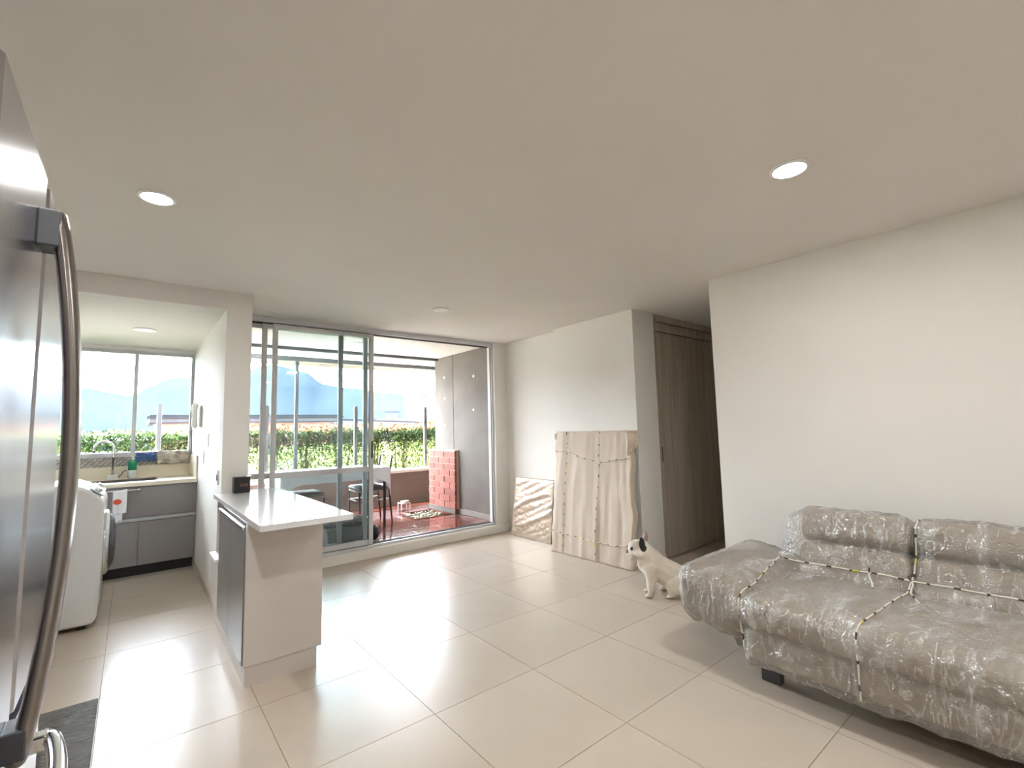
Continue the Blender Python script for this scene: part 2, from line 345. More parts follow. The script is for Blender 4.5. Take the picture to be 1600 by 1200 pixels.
for _ in range(85):
    c = Vector((random.uniform(3.08, 3.53), random.uniform(5.92, 6.39), 0.083+random.uniform(0, 0.02))); r = random.uniform(0.010, 0.028)
    bmesh.ops.create_icosphere(bm, subdivisions=1, radius=r, matrix=Matrix.Translation(c) @ Matrix.Rotation(random.uniform(0, 3), 4, 'Z') @ Matrix.Diagonal((1.3, 0.9, 0.6, 1)))
tag(finish('stones', bm, M['stone'], sb, True), kind='stuff')

# brick pier
bp_ = struct('wall_brick_pier', 'low red brick pier standing against the concrete balcony wall', M['mortar'], (3.636, 3.70, 5.835, 6.585, 0.165, 0.99))
B('plinth', M['concrete'], bp_, (3.622, 3.70, 5.822, 6.60, 0.10, 0.165), bev=0.003)
B('cap', M['coping'], bp_, (3.622, 3.70, 5.82, 6.59, 0.99, 1.002), bev=0.002)
bh = 0.0905; z = 0.168; row = 0
while z < 0.98:
    y = 5.826 - (0.15 if row % 2 else 0.0)
    while y < 6.58:
        a = max(y, 5.826); b = min(y+0.285, 6.588)
        if b-a > 0.03: B('brick', M['brick'], bp_, (3.626+random.uniform(-0.002, 0.002), 3.66, a+0.004, b-0.004, z+0.004, min(z+bh-0.004, 0.988)), bev=0.002)
        y += 0.30
    z += bh; row += 1
# plaster plugs in the concrete wall
for yy, zz, lb in ((5.42, 2.04, 'upper pale plug on the wide panel of the grey concrete wall'), (6.21, 2.10, 'topmost of three pale plugs on the narrow strip left of the wall groove'), (6.20, 1.78, 'middle one of three pale plugs on the strip left of the wall groove'),
                   (5.43, 1.57, 'lower pale plug on the wide panel of the grey concrete wall'), (6.20, 1.36, 'lowest of three pale plugs on the strip above the brick pier')):
    bm = bmesh.new(); lathe(bm, [(0.022, 0.0), (0.020, -0.004), (0.006, -0.007)], (3.70, yy, zz), 'x', 14)
    tag(finish('wall_plug', bm, M['coping'], None, True), lb, 'wall plug', 'plaster plugs on the concrete wall')

# railing posts
for n_, (px, lab) in enumerate(((2.789, 'grey railing post standing on the coping seen through the door glass beside the middle stile'), (4.035, 'grey railing post standing on the coping nearest the brick pier'),
                (1.494, 'grey railing post on the coping between the two left door stiles'), (0.263, 'grey railing post outside the right kitchen pane'))):
    e = empty('railing_post', (px, 7.45, 0.656), lab, 'post', 'railing posts along the terrace edge')
    B('upright', M['post_shaded'] if n_ == 3 else M['post'], e, (px-0.02, px+0.02, 7.43, 7.47, 0.662, 1.71), bev=0.003)
    B('base_plate', M['post'], e, (px-0.05, px+0.05, 7.41, 7.49, 0.657, 0.664), bev=0.001)
    B('side_strip', M['post'], e, (px-0.026, px-0.02, 7.435, 7.465, 0.68, 1.69)); B('side_strip', M['post'], e, (px+0.02, px+0.026, 7.435, 7.465, 0.68, 1.69))

# ------------------------------------------------------------------ ceiling lights
def downlight(name, x, y, z, r, label, lit, group):
    e = empty(name, (x, y, z), label, 'ceiling light', group)
    bm = bmesh.new(); lathe(bm, [(r+0.012, 0), (r+0.012, -0.004), (r+0.004, -0.009), (r-0.002, -0.009)], (x, y, z), 'z', 40)
    finish('rim', bm, M['white_plastic'], e, True)
    bm = bmesh.new(); lathe(bm, [(r, -0.002), (r, -0.0085), (r-0.004, -0.0105)], (x, y, z), 'z', 40)
    finish('diffuser', bm, M['led'] if lit else M['lamp_off'], e, False)
    if lit:
        l = bpy.data.lights.new('panel_light', 'AREA'); l.shape = 'DISK'; l.size = 2*r; l.energy = LAMP_W; l.color = (1.0, 0.98, 0.955)
        lo = bpy.data.objects.new('panel_light', l); COL.objects.link(lo); lo.location = (0, 0, -0.014); lo.parent = e
downlight('ceiling_light', 0.047, 2.645, ZC, 0.062, 'lit round ceiling panel near the refrigerator', True, 'round ceiling panels')
downlight('ceiling_light', 2.212, 0.748, ZC, 0.066, 'lit round ceiling panel above the sofa', True, 'round ceiling panels')
downlight('ceiling_light', 2.181, 3.708, ZC, 0.066, 'unlit round ceiling panel in front of the sliding door', False, 'round ceiling panels')
downlight('ceiling_light', 0.055, 5.31, 2.268, 0.075, 'unlit oval looking ceiling panel in the lowered kitchen ceiling', False, 'round ceiling panels')
downlight('ceiling_light', 2.15, 5.75, ZC+0.005, 0.06, 'unlit round ceiling panel on the balcony ceiling', False, 'round ceiling panels')

downlight('ceiling_light', 0.047, 0.748, ZC, 0.064, 'added unseen fill panel above the viewer', True, 'round ceiling panels')  # unseen lamp overhead, added as soft fill for the room
downlight('ceiling_light', 2.212, -1.15, ZC, 0.064, 'added unseen fill panel in the rear right of the room', True, 'round ceiling panels')  # added out of view to brighten the room from the rear right
downlight('ceiling_light', 0.047, -1.15, ZC, 0.064, 'added unseen fill panel in the rear left of the room', True, 'round ceiling panels')  # another added fill lamp, out of sight at the rear left

# ------------------------------------------------------------------ refrigerator
fr = empty('refrigerator', (-0.5, 1.28, 0), 'tall stainless steel refrigerator with a bowed door handle at the left edge', 'refrigerator')
B('body', M['dark_plastic'], fr, (-0.86, -0.235, 0.845, 1.725, 0.03, 1.79), bev=0.006)
def door_face(y0, y1, z0, z1, name):
    bm = bmesh.new()   # front gently rounded at its vertical edges
    prof = []
    n = 20
    for i in range(n+1):
        t = i/n; yy = y0 + (y1-y0)*t
        e_ = min(t, 1-t)*(y1-y0)
        x = -0.150 - (0.012*(1-min(e_, 0.02)/0.02)**2)
        prof.append((x, yy))
    prof += [(-0.23, y1), (-0.23, y0)]
    lo = [bm.verts.new((x, y_, z0)) for x, y_ in prof]; hi = [bm.verts.new((x, y_, z1)) for x, y_ in prof]
    m = len(prof)
    for i in range(m): bm.faces.new((lo[i], lo[(i+1) % m], hi[(i+1) % m], hi[i]))
    bm.faces.new(lo[::-1]); bm.faces.new(hi)
    return finish(name, bm, M['steel'], fr)
door_face(0.84, 1.279, 0.80, 1.81, 'door'); door_face(1.283, 1.73, 0.80, 1.81, 'door')
door_face(0.84, 1.73, 0.10, 0.775, 'freezer_drawer')
B('gap_seal', M['black'], fr, (-0.232, -0.17, 0.85, 1.72, 0.776, 0.799))
for x_, y_ in ((-0.80, 0.88), (-0.80, 1.64), (-0.30, 0.88), (-0.30, 1.64)): B('foot', M['black'], fr, (x_, x_+0.04, y_, y_+0.04, 0, 0.03))
bm = bmesh.new(); pts = []; rr = []
for i in range(33):
    t = i/32; zz = 1.722 - 0.965*t; bow = sin(pi*t)**0.8 if 0 < t < 1 else 0
    pts.append((-0.126 + 0.041*bow - (0.006*t), 1.205, zz)); rr.append((0.029, 0.014))
tube(bm, pts, 0.016, 16, rr=rr)
h = finish('handle', bm, M['steel_handle'], fr, True)
for z_ in ((1.655, 1.725), (0.765, 0.815)): B('bracket', M['dark_plastic'], h, (-0.1505, -0.118, 1.176, 1.236, *z_), bev=0.003)
bm = bmesh.new(); pts = []
for i in range(21):
    t = i/20; pts.append((-0.115 + 0.045*(1-(2*t-1)**4)**0.5 if 0 < t < 1 else -0.115, 0.90+0.20*t*1.0, 0.70))
tube(bm, [(-0.112+0.035*sin(pi*i/20)**0.5, 0.88+0.78*i/20*0.62, 0.715) for i in range(21)], 0.014, 14)
h2 = finish('freezer_handle', bm, M['chrome'], fr, True)
for y_ in (0.885, 1.33): B('bracket', M['chrome'], h2, (-0.150, -0.105, y_, y_+0.03, 0.70, 0.73), bev=0.004)

# dark mat
mt = tag(B('kitchen_mat', M['mat'], None, (-0.70, -0.078, 1.76, 3.248, 0.001, 0.010), bev=0.004), 'dark grey textured mat on the floor in front of the refrigerator', 'mat')

# ------------------------------------------------------------------ washing machine
wm = empty('washing_machine', (-0.44, 4.73, 0), 'white front loading washing machine with a dark round door', 'washing machine')
bm = bmesh.new()
prof = [(-0.76, 0.03), (-0.165, 0.03), (-0.14, 0.06), (-0.128, 0.45), (-0.13, 0.855), (-0.165, 0.90), (-0.235, 0.955), (-0.30, 0.985), (-0.76, 0.985)]
a = [bm.verts.new((x, 4.43, z)) for x, z in prof]; b = [bm.verts.new((x, 5.03, z)) for x, z in prof]
for i in range(len(prof)): bm.faces.new((a[i], a[(i+1) % len(prof)], b[(i+1) % len(prof)], b[i]))
bm.faces.new(a); bm.faces.new(b[::-1])
finish('cabinet', bm, M['enamel'], wm, False, bev=0.022)
SL = Matrix.Translation((-0.185, 4.73, 0.915)) @ Matrix.Rotation(R(38), 4, 'Y')
bm = bmesh.new(); box(bm, -0.045, 0.045, -0.26, 0.26, 0.008, 0.016, M=SL); cp = finish('control_panel', bm, M['clear_plastic'], wm, bev=0.003)
bm = bmesh.new(); box(bm, -0.018, 0.030, -0.12, 0.10, 0.016, 0.019, M=SL); finish('display', bm, M['dark_plastic'], cp)
for k in range(2):
    bm = bmesh.new(); c = SL @ Vector((0.0, -0.20 + 0.38*k, 0.014)); d = (SL.to_3x3() @ Vector((0, 0, 1)))*0.022; cyl(bm, c, c+d, 0.026, 0.023, 20)
    finish('knob', bm, M['chrome'], cp, True)
bm = bmesh.new(); lathe(bm, [(0.235, -0.01), (0.235, 0.012), (0.215, 0.028), (0.19, 0.03)], (-0.128, 4.735, 0.53), 'x', 48); df = finish('door_ring', bm, M['chrome'], wm, True)
bm = bmesh.new(); lathe(bm, [(0.205, 0.0), (0.20, 0.032), (0.16, 0.052), (0.08, 0.062), (0.01, 0.064)], (-0.128, 4.735, 0.53), 'x', 48); finish('door_glass', bm, M['bag'], df, True)
for x in (-0.70, -0.22):
    for yy in (4.49, 4.97): bm = bmesh.new(); cyl(bm, (x, yy, 0), (x, yy, 0.032), 0.022); finish('foot', bm, M['black'], wm)

# ------------------------------------------------------------------ kitchen cabinet, counter, sink
kc = empty('base_cabinet', (-0.15, 6.1, 0), 'taupe base cabinet under the kitchen window', 'cabinet')
B('carcass', M['taupe'], kc, (-0.88, 0.531, 5.772, 6.445, 0.10, 0.66), (-0.88, 0.531, 5.772, 5.79, 0.66, 0.838))
B('toe_kick', M['black'], kc, (-0.88, 0.52, 5.83, 5.85, 0.0, 0.10))
for a_, b_ in ((-0.86, -0.39), (-0.386, 0.083), (0.087, 0.528)): B('door', M['taupe'], kc, (a_, b_, 5.752, 5.77, 0.105, 0.505), bev=0.0015)
B('drawer_front', M['taupe'], kc, (-0.86, 0.528, 5.752, 5.77, 0.548, 0.832), bev=0.0015)
B('grip_strip', M['strip'], kc, (-0.86, 0.528, 5.756, 5.771, 0.512, 0.541), bev=0.0015)
ct = tag(B('kitchen_counter', M['cream'], None, (-0.88, 0.531, 5.73, 5.93, 0.84, 0.875), (-0.88, 0.531, 6.32, 6.448, 0.84, 0.875), (-0.88, -0.50, 5.93, 6.32, 0.84, 0.875), (0.22, 0.531, 5.93, 6.32, 0.84, 0.875)),
         'cream counter slab under the kitchen window', 'counter')
B('backsplash', M['cream'], ct, (-0.88, 0.519, 6.425, 6.448, 0.876, 1.0))
B('side_splash', M['cream'], ct, (0.519, 0.531, 5.76, 6.448, 0.876, 1.10), bev=0.002)
sk = B('sink', M['steel_handle'], ct, (-0.50, 0.22, 5.93, 5.94, 0.70, 0.872), (-0.50, 0.22, 6.31, 6.32, 0.70, 0.872), (-0.50, -0.49, 5.94, 6.31, 0.70, 0.872), (0.21, 0.22, 5.94, 6.31, 0.70, 0.872), (-0.50, 0.22, 5.93, 6.32, 0.69, 0.70))
ms = struct('trim_5', 'band of small mosaic tiles under the kitchen window', M['mortar'], (-0.88, 0.519, 6.432, 6.449, 1.0, 1.098))
mb = bmesh.new(); box(mb, 0.001, 0.0445, 0, 0.006, 0.001, 0.0225); mme = bpy.data.meshes.new('mosaic_tile'); mb.to_mesh(mme); mb.free(); mme.materials.append(M['mosaic'])
for r_ in range(4):
    for c_ in range(28):
        x = 0.519 - 0.0455*(c_+1) - (0.02 if r_ % 2 else 0)
        if x < -0.85: continue
        t = bpy.data.objects.new('mosaic_tile', mme); COL.objects.link(t); t.location = (x, 6.4275, 1.003+0.0238*r_); t.parent = ms
fa = empty('faucet', (-0.133, 6.34, 0.875), 'chrome gooseneck faucet over the sink', 'faucet')
bm = bmesh.new(); FX = -0.140; FY = 6.36
pts = [(FX, FY, 0.92), (FX, FY, 1.19)] + [(FX - 0.075 + 0.075*cos(pi*k/14), FY, 1.19 + 0.075*sin(pi*k/14)) for k in range(1, 15)] + [(FX-0.15, FY, 1.15)]
tube(bm, pts, 0.011, 12); finish('spout', bm, M['chrome'], fa, True)
B('base', M['white_plastic'], fa, (FX-0.045, FX+0.045, FY-0.03, FY+0.03, 0.876, 0.925), bev=0.006)
bm = bmesh.new(); tube(bm, [(FX+0.045, FY, 0.90), (FX+0.07, FY, 0.915), (FX+0.085, FY, 0.95), (FX+0.11, FY, 0.965)], 0.006, 8); finish('lever', bm, M['steel_handle'], fa, True)
so = empty('soap_bottle', (0.018, 6.37, 0.875), 'green soap bottle with a clear pump top beside the faucet', 'bottle')
bm = bmesh.new(); lathe(bm, [(0.032, 0.0), (0.036, 0.006), (0.036, 0.085)], (0.018, 6.37, 0.876), 'z', 24); finish('base_sleeve', bm, M['clear_plastic'], so, True)
bm = bmesh.new(); lathe(bm, [(0.036, 0.085), (0.036, 0.165), (0.030, 0.182), (0.014, 0.19)], (0.018, 6.37, 0.876), 'z', 24); finish('liquid_body', bm, M['soap'], so, True)
bm = bmesh.new(); cyl(bm, (0.018, 6.37, 1.066), (0.018, 6.37, 1.10), 0.013); cyl(bm, (0.018, 6.37, 1.10), (0.018, 6.37, 1.13), 0.005)
box(bm, -0.022, 0.028, 6.362, 6.378, 1.128, 1.142); finish('pump', bm, M['clear_plastic'], so)

def draped(name, x0, x1, ytop, yback, ztop, zlow, m, label, cat, amp, seed, thick=0.014):
    bm = bmesh.new()
    def fn(u, v):
        x = x0 + (x1-x0)*u; n = noise.noise(Vector((x*22, v*6, seed)))*amp
        L1 = yback-ytop; L2 = ztop-zlow; s = v*(L1+L2)
        if s < L1: return Vector((x, yback - s, ztop + abs(n)*2.2+0.004))
        return Vector((x + n*0.3, ytop - 0.012 - abs(n)*0.7, ztop - (s-L1)*(1 + 0.08*sin(x*40))))
    grid(bm, 26, 22, fn)
    o = finish(name, bm, m, None, True); sd = o.modifiers.new('t', 'SOLIDIFY'); sd.thickness = thick; sd.offset = 1
    return tag(o, label, cat)
draped('dishcloth', 0.045, 0.215, 6.415, 6.465, 1.112, 1.05, M['blue'], 'folded blue cloth draped over the kitchen sill', 'cloth', 0.02, 3)
draped('tea_towel', 0.225, 0.505, 6.415, 6.465, 1.112, 1.01, M['pat_cloth'], 'pale patterned cloth draped over the sill in the window corner', 'cloth', 0.02, 9)

tr_ = empty('towel_rail', (-0.05, 5.70, 0.815), 'thin white towel rail on the taupe cabinet front', 'rail')
bm = bmesh.new(); cyl(bm, (-0.30, 5.70, 0.812), (0.076, 5.70, 0.812), 0.005, seg=10); finish('bar', bm, M['white_plastic'], tr_, True)
for x in (-0.30, 0.074):
    bm = bmesh.new(); cyl(bm, (x, 5.752, 0.812), (x, 5.69, 0.812), 0.013, 0.011); finish('mount', bm, M['chrome'], tr_, True)
def hang(u, v): return Vector((-0.112 + 0.100*u, 5.690 - 0.006*sin(u*9) - 0.004*v, 0.818 - 0.215*v - 0.006*sin(u*5)))
bm = bmesh.new(); grid(bm, 14, 14, hang); tw = finish('hand_towel', bm, M['linen'], None, True); sd = tw.modifiers.new('t', 'SOLIDIFY'); sd.thickness = 0.005; sd.offset = 0
tag(tw, 'white towel with an orange round print hanging on the rail', 'towel')
bm = bmesh.new(); grid(bm, 8, 8, lambda u, v: Vector((-0.105+0.066*u, 5.698, 0.62 - 0.085*v - 0.008*sin(u*7)))); f_ = finish('lower_fold', bm, M['linen'], tw, True); sd = f_.modifiers.new('t', 'SOLIDIFY'); sd.thickness = 0.004
bm = bmesh.new(); lathe(bm, [(0.031, 0), (0.031, -0.002)], (-0.080, 5.6815, 0.715), 'y', 24)
for v in bm.verts: v.co.z = 0.715 + (v.co.z-0.715)*0.8
finish('round_print', bm, M['orange'], tw)

# wall fittings on the pillar wall
ic = empty('intercom', (0.52, 5.58, 1.49), 'white intercom handset on the wall between kitchen and balcony', 'intercom')
B('base', M['white_plastic'], ic, (0.510, 0.5325, 5.56, 5.62, 1.385, 1.60), bev=0.008)
bm = bmesh.new(); tube(bm, [(0.497, 5.60, 1.615), (0.478, 5.60, 1.60), (0.474, 5.60, 1.55), (0.482, 5.60, 1.50), (0.474, 5.60, 1.45), (0.478, 5.60, 1.40), (0.497, 5.60, 1.385)], 0.02, 12, rr=[(0.016, 0.022), (0.02, 0.026), (0.018, 0.026), (0.013, 0.02), (0.018, 0.026), (0.02, 0.026), (0.016, 0.022)])
finish('handset', bm, M['white_plastic'], ic, True)
def plate(y_, z_, lab, cat, w=0.035, hh=0.055):
    e = empty('wall_plate' if cat == 'outlet' else 'light_switch', (0.53, y_, z_), lab, cat)
    B('cover', M['white_plastic'], e, (0.525, 0.5328, y_-w, y_+w, z_-hh, z_+hh), bev=0.003)
    B('rocker' if cat == 'switch' else 'socket', M['dark_plastic'] if cat == 'outlet' else M['white_plastic'], e, (0.521, 0.526, y_-0.014, y_+0.014, z_-0.022, z_+0.022), bev=0.002)
plate(4.98, 1.26, 'white light switch with knob below and right of the intercom', 'switch')
plate(5.27, 1.10, 'plain white switch plate above the end of the cream counter', 'switch')
plate(4.30, 0.975, 'white power outlet just above the rear end of the white counter', 'outlet')

# ------------------------------------------------------------------ island
isl = empty('kitchen_island', (0.7, 3.5, 0), 'white and grey kitchen island cabinet standing against the pillar', 'cabinet')
B('end_panel', M['melamine'], isl, (0.492, 0.882, 2.86, 2.880, 0.105, 0.838), bev=0.001)
B('back_panel', M['melamine'], isl, (0.860, 0.880, 2.880, 4.125, 0.105, 0.838))
B('plinth', M['melamine'], isl, (0.500, 0.858, 2.868, 4.12, 0.0, 0.103))
B('carcass', M['melamine'], isl, (0.512, 0.859, 2.882, 3.80, 0.105, 0.838), (0.512, 0.859, 3.80, 4.12, 0.105, 0.13), (0.70, 0.859, 3.80, 4.12, 0.13, 0.838), (0.512, 0.70, 4.10, 4.12, 0.13, 0.838), (0.512, 0.70, 3.80, 4.10, 0.44, 0.46))
dA = B('door', M['grey_door'], isl, (0.487, 0.510, 2.886, 3.335, 0.105, 0.812), bev=0.0015)
dB = B('door', M['grey_door'], isl, (0.487, 0.510, 3.339, 3.790, 0.105, 0.812), bev=0.0015)
B('edge_pull', M['chrome'], dA, (0.478, 0.4868, 2.90, 3.33, 0.792, 0.808), bev=0.002)
B('edge_pull', M['chrome'], dB, (0.478, 0.4868, 3.345, 3.78, 0.792, 0.808), bev=0.002)
dw = B('drawer_front', M['melamine'], isl, (0.487, 0.510, 3.806, 4.118, 0.135, 0.44), bev=0.0015)
B('edge_pull', M['white_plastic'], dw, (0.470, 0.510, 3.81, 4.11, 0.441, 0.462), bev=0.003)
tag(B('island_worktop', M['quartz'], None, (0.486, 0.930, 2.51, 4.127, 0.840, 0.870), (0.712, 0.930, 4.127, 4.21, 0.840, 0.870), bev=0.0015), 'glossy white quartz worktop overhanging the island', 'worktop')
ck = empty('alarm_clock', (0.65, 4.06, 0.87), 'small black clock on the white worktop against the pillar', 'clock')
B('body', M['black'], ck, (0.600, 0.706, 4.015, 4.105, 0.871, 0.985), bev=0.004)
B('snooze_button', M['white_plastic'], ck, (0.682, 0.716, 4.02, 4.08, 0.984, 0.993), bev=0.003)
cu = bpy.data.curves.new('digits', 'FONT'); cu.body = '8:30'; cu.size = 0.03; cu.extrude = 0.0004; cu.align_x = 'CENTER'
ct_ = bpy.data.objects.new('t', cu); COL.objects.link(ct_); dme = bpy.data.meshes.new_from_object(ct_.evaluated_get(bpy.context.evaluated_depsgraph_get())); bpy.data.objects.remove(ct_)
co = bpy.data.objects.new('digits', dme); COL.objects.link(co); dme.materials.clear(); dme.materials.append(M['digits']); co.rotation_euler = (pi/2, 0, 0); co.location = (0.665, 4.0145, 0.918)
co.parent = ck; co.matrix_parent_inverse = Matrix.Translation(-ck.location)

# ------------------------------------------------------------------ balcony furniture
tbl = empty('balcony_table', (1.95, 6.05, 0.10), 'long dark metal legged table on the balcony', 'table')
B('tabletop', M['melamine'], tbl, (1.32, 2.58, 5.73, 6.38, 0.818, 0.842))
for x in (1.36, 2.535):
    for yy in (5.765, 6.335): B('leg', M['black'], tbl, (x-0.014, x+0.014, yy-0.014, yy+0.014, 0.10, 0.818), bev=0.002)
B('apron', M['black'], tbl, (1.36, 2.535, 5.757, 5.773, 0.725, 0.745), (1.36, 2.535, 6.327, 6.343, 0.725, 0.745), (1.352, 1.368, 5.77, 6.33, 0.725, 0.745), (2.527, 2.543, 5.77, 6.33, 0.725, 0.745))
bm = bmesh.new(); X0, X1, Y0, Y1, ZT = 1.31, 2.59, 5.72, 6.39, 0.846
grid(bm, 40, 16, lambda u, v: Vector((X0+(X1-X0)*u, Y0+(Y1-Y0)*v, ZT)))
per = []
N = 44
for i in range(N): per.append((X0+(X1-X0)*i/N, Y0, (0, -1)))
for i in range(22): per.append((X1, Y0+(Y1-Y0)*i/22, (1, 0)))
for i in range(N): per.append((X1-(X1-X0)*i/N, Y1, (0, 1)))
for i in range(22): per.append((X0, Y1-(Y1-Y0)*i/22, (-1, 0)))
rows = []
for j in range(9):
    t = j/8; ring = []
    for k, (x, y_, nn) in enumerate(per):
        cdist = min(min(abs(x-X0), abs(x-X1)) + min(abs(y_-Y0), abs(y_-Y1)), 0.22)
        corner = 1 - cdist/0.22
        side = 0.0 if nn[1] else 0.10
        drop = (0.135 + side + (0.15 if x < 1.5 or side else 0.11)*corner**2)*t
        wav = 0.012*sin(k*1.1)*t*(0.4+corner) + 0.022*t*corner
        cx_ = 1 if x >= X1-1e-6 else (-1 if x <= X0+1e-6 else 0); cy_ = 1 if y_ >= Y1-1e-6 else (-1 if y_ <= Y0+1e-6 else 0)
        ring.append(bm.verts.new((x + (nn[0]*0.6+cx_*0.4)*(0.006+wav), y_ + (nn[1]*0.6+cy_*0.4)*(0.006+wav), ZT - drop)))
    rows.append(ring)
for j in range(8):
    for k in range(len(per)): bm.faces.new((rows[j][k], rows[j][(k+1) % len(per)], rows[j+1][(k+1) % len(per)], rows[j+1][k]))
bmesh.ops.remove_doubles(bm, verts=bm.verts[:], dist=0.0065)
tc_ = finish('tablecloth', bm, M['linen'], None, True); tag(tc_, 'white cloth draped over the balcony table', 'tablecloth')

def chair(x, y, lab, back=True):
    e = empty('dining_chair' if back else 'stool', (x, y, 0.10), lab, 'chair' if back else 'stool')
    z0 = 0.10
    for sx in (-1, 1):
        for sy in (-1, 1):
            bm = bmesh.new(); px = x+sx*0.20; py = y+sy*0.185
            if sx > 0 and back:
                tube(bm, [(px+0.045, py, z0), (px+0.012, py, z0+0.30), (px, py, z0+0.46), (px+0.012, py, z0+0.70), (px+0.04, py, z0+0.865)], 0.012, 10)
            else: cyl(bm, (px-0.01*sx, py, z0), (px, py, z0+0.43), 0.011, seg=10)
            finish('leg', bm, M['black'], e, True)
    bm = bmesh.new()
    for k in range(2): 
        pz = z0+0.43 - 0.12*k
        tube(bm, [(x-0.2, y-0.185, pz), (x+0.2, y-0.185, pz), (x+0.2, y+0.185, pz), (x-0.2, y+0.185, pz), (x-0.2, y-0.185, pz)], 0.009, 8)
    finish('seat_frame', bm, M['steel_handle'], e, True)
    bm = bmesh.new(); box(bm, x-0.215, x+0.205, y-0.20, y+0.20, z0+0.44, z0+0.50); finish('cushion', bm, M['seat_pad'], e, True, bev=0.028)
    if back:
        bm = bmesh.new(); tube(bm, [(x+0.24, y-0.185, z0+0.865), (x+0.245, y-0.12, z0+0.885), (x+0.25, y, z0+0.89), (x+0.245, y+0.12, z0+0.885), (x+0.24, y+0.185, z0+0.865)], 0.012, 10)
        tube(bm, [(x+0.213, y-0.185, z0+0.72), (x+0.22, y, z0+0.725), (x+0.213, y+0.185, z0+0.72)], 0.010, 8)
        finish('back_rail', bm, M['chrome'], e, True)
    return e
chair(2.48, 6.13, 'dark metal chair with a grey padded seat at the right end of the balcony table')
chair(1.62, 6.05, 'low metal framed stool pushed under the left end of the balcony table', False)
tu = empty('storage_tub', (1.83, 5.13, 0.10), 'blue grey plastic storage tub on the deck behind the door glass', 'tub')
bm = bmesh.new(); vs = box(bm, 1.58, 2.06, 4.985, 5.27, 0.101, 0.30)
for v in vs[:4]: v.co.x += 0.02 if v.co.x < 1.8 else -0.02
finish('body', bm, M['tub'], tu, bev=0.012)
B('rim', M['tub'], tu, (1.57, 2.07, 4.978, 5.28, 0.285, 0.305), bev=0.006)
bm = bmesh.new()
for c, r in (((1.70, 5.13, 0.335), 0.10), ((1.85, 5.12, 0.345), 0.11), ((1.97, 5.14, 0.35), 0.10), ((1.78, 5.17, 0.34), 0.09)):
    bmesh.ops.create_icosphere(bm, subdivisions=4, radius=r, matrix=Matrix.Translation(c) @ Matrix.Diagonal((1.15, 0.95, 0.42, 1)))
bm = remeshed(bm, 0.012, 2)
for v in bm.verts:
    p = v.co; v.co = p + v.normal*(0.02*noise.noise(p*24)+0.012*noise.noise(p*55))
    v.co.z = max(v.co.z, 0.3065)
tag(finish('bin_bag', bm, M['bag'], None, True), 'crumpled dark plastic bag heaped on the storage tub', 'bag')
bm = bmesh.new(); bmesh.ops.create_icosphere(bm, subdivisions=4, radius=0.085, matrix=Matrix.Translation((2.125, 5.10, 0.187)) @ Matrix.Diagonal((0.55, 1.0, 1.0, 1)))
for v in bm.verts: v.co += v.normal*0.01*noise.noise(v.co*30)
tag(finish('dark_pouch', bm, M['bag'], None, True), 'rounded dark pouch leaning on the right side of the storage tub', 'pouch')
pb = empty('pet_bowl_stand', (3.27, 6.72, 0.10), 'small raised stand with a pale bowl at the foot of the parapet', 'bowl stand')
bm = bmesh.new()
for x, yy in ((3.20, 6.66), (3.34, 6.66), (3.20, 6.78), (3.34, 6.78)): cyl(bm, (x, yy, 0.10), (x*0.98+3.27*0.02, yy, 0.215), 0.007, seg=8)
tube(bm, [(3.20, 6.66, 0.205), (3.34, 6.66, 0.205), (3.34, 6.78, 0.205), (3.20, 6.78, 0.205), (3.20, 6.66, 0.205)], 0.006, 8)
finish('frame', bm, M['white_plastic'], pb, True)
bm = bmesh.new(); lathe(bm, [(0.03, 0.18), (0.05, 0.195), (0.066, 0.235), (0.06, 0.237), (0.045, 0.205), (0.02, 0.195)], (3.28, 6.72, 0), 'z', 24); finish('bowl', bm, M['stone'], pb, True)

# ------------------------------------------------------------------ boards
def band_fn(L):
    t = (L % 0.105)
    if t < 0.020: return 1
    if (int(L/0.105) % 7 == 3) and t < 0.05: return 2
    return 0
ROPE = [M['rope_white'], M['rope_black'], M['rope_yellow']]
def resample(pts, step=0.011):
    out = [Vector(pts[0])]
    for a, b in zip(pts, pts[1:]):
        a = Vector(a); b = Vector(b); n = max(1, int((b-a).length/step))
        for i in range(1, n+1): out.append(a.lerp(b, i/n))
    return out
cb = empty('covered_board', (3.60, 3.21, 0), 'tall board covered in a beige blanket and tied with cord, leaning on the column', 'board')
A0 = Vector((3.50, 0, 0.0)); LEAN = (3.622-3.500)/1.247
def face_x(y, z): return 3.498 + LEAN*z + (3.7-y)*0.03*(1-z/1.25)
bm = bmesh.new()
def fn(u, v):
    y_ = 3.715 - 1.005*u; z_ = 1.25*v
    x = face_x(y_, z_)
    f = 0.0
    f += 0.010*noise.noise(Vector((y_*9, z_*1.4, 2))) + 0.006*noise.noise(Vector((y_*22, z_*1.8, 8)))
    f += 0.012*max(0, noise.noise(Vector((y_*5+z_*2, z_*2.5, 7))))
    e_ = max(0, 1-min(u, 1-u)/0.10)
    y_ += 0.018*noise.noise(Vector((z_*7, 3, 3)))*e_
    if u > 0.9: f += 0.02*math.exp(-((z_-0.38)/0.08)**2)*e_; y_ -= 0.03*math.exp(-((z_-0.42)/0.1)**2)*(u-0.9)*10
    for yy in (3.545, 3.085): f -= 0.006*math.exp(-((y_-yy)/0.018)**2)
    return Vector((x - f - 0.004, y_, z_ + (0.006*noise.noise(Vector((y_*14, 0, 5))) if v > 0.98 else 0)))
front = grid(bm, 60, 80, fn)
nu, nv = 60, 80; D = 0.062
bk = [[None]*(nv+1) for _ in range(nu+1)]
def back_of(v, dd=D): return bm.verts.new((v.co.x+dd, v.co.y, v.co.z))
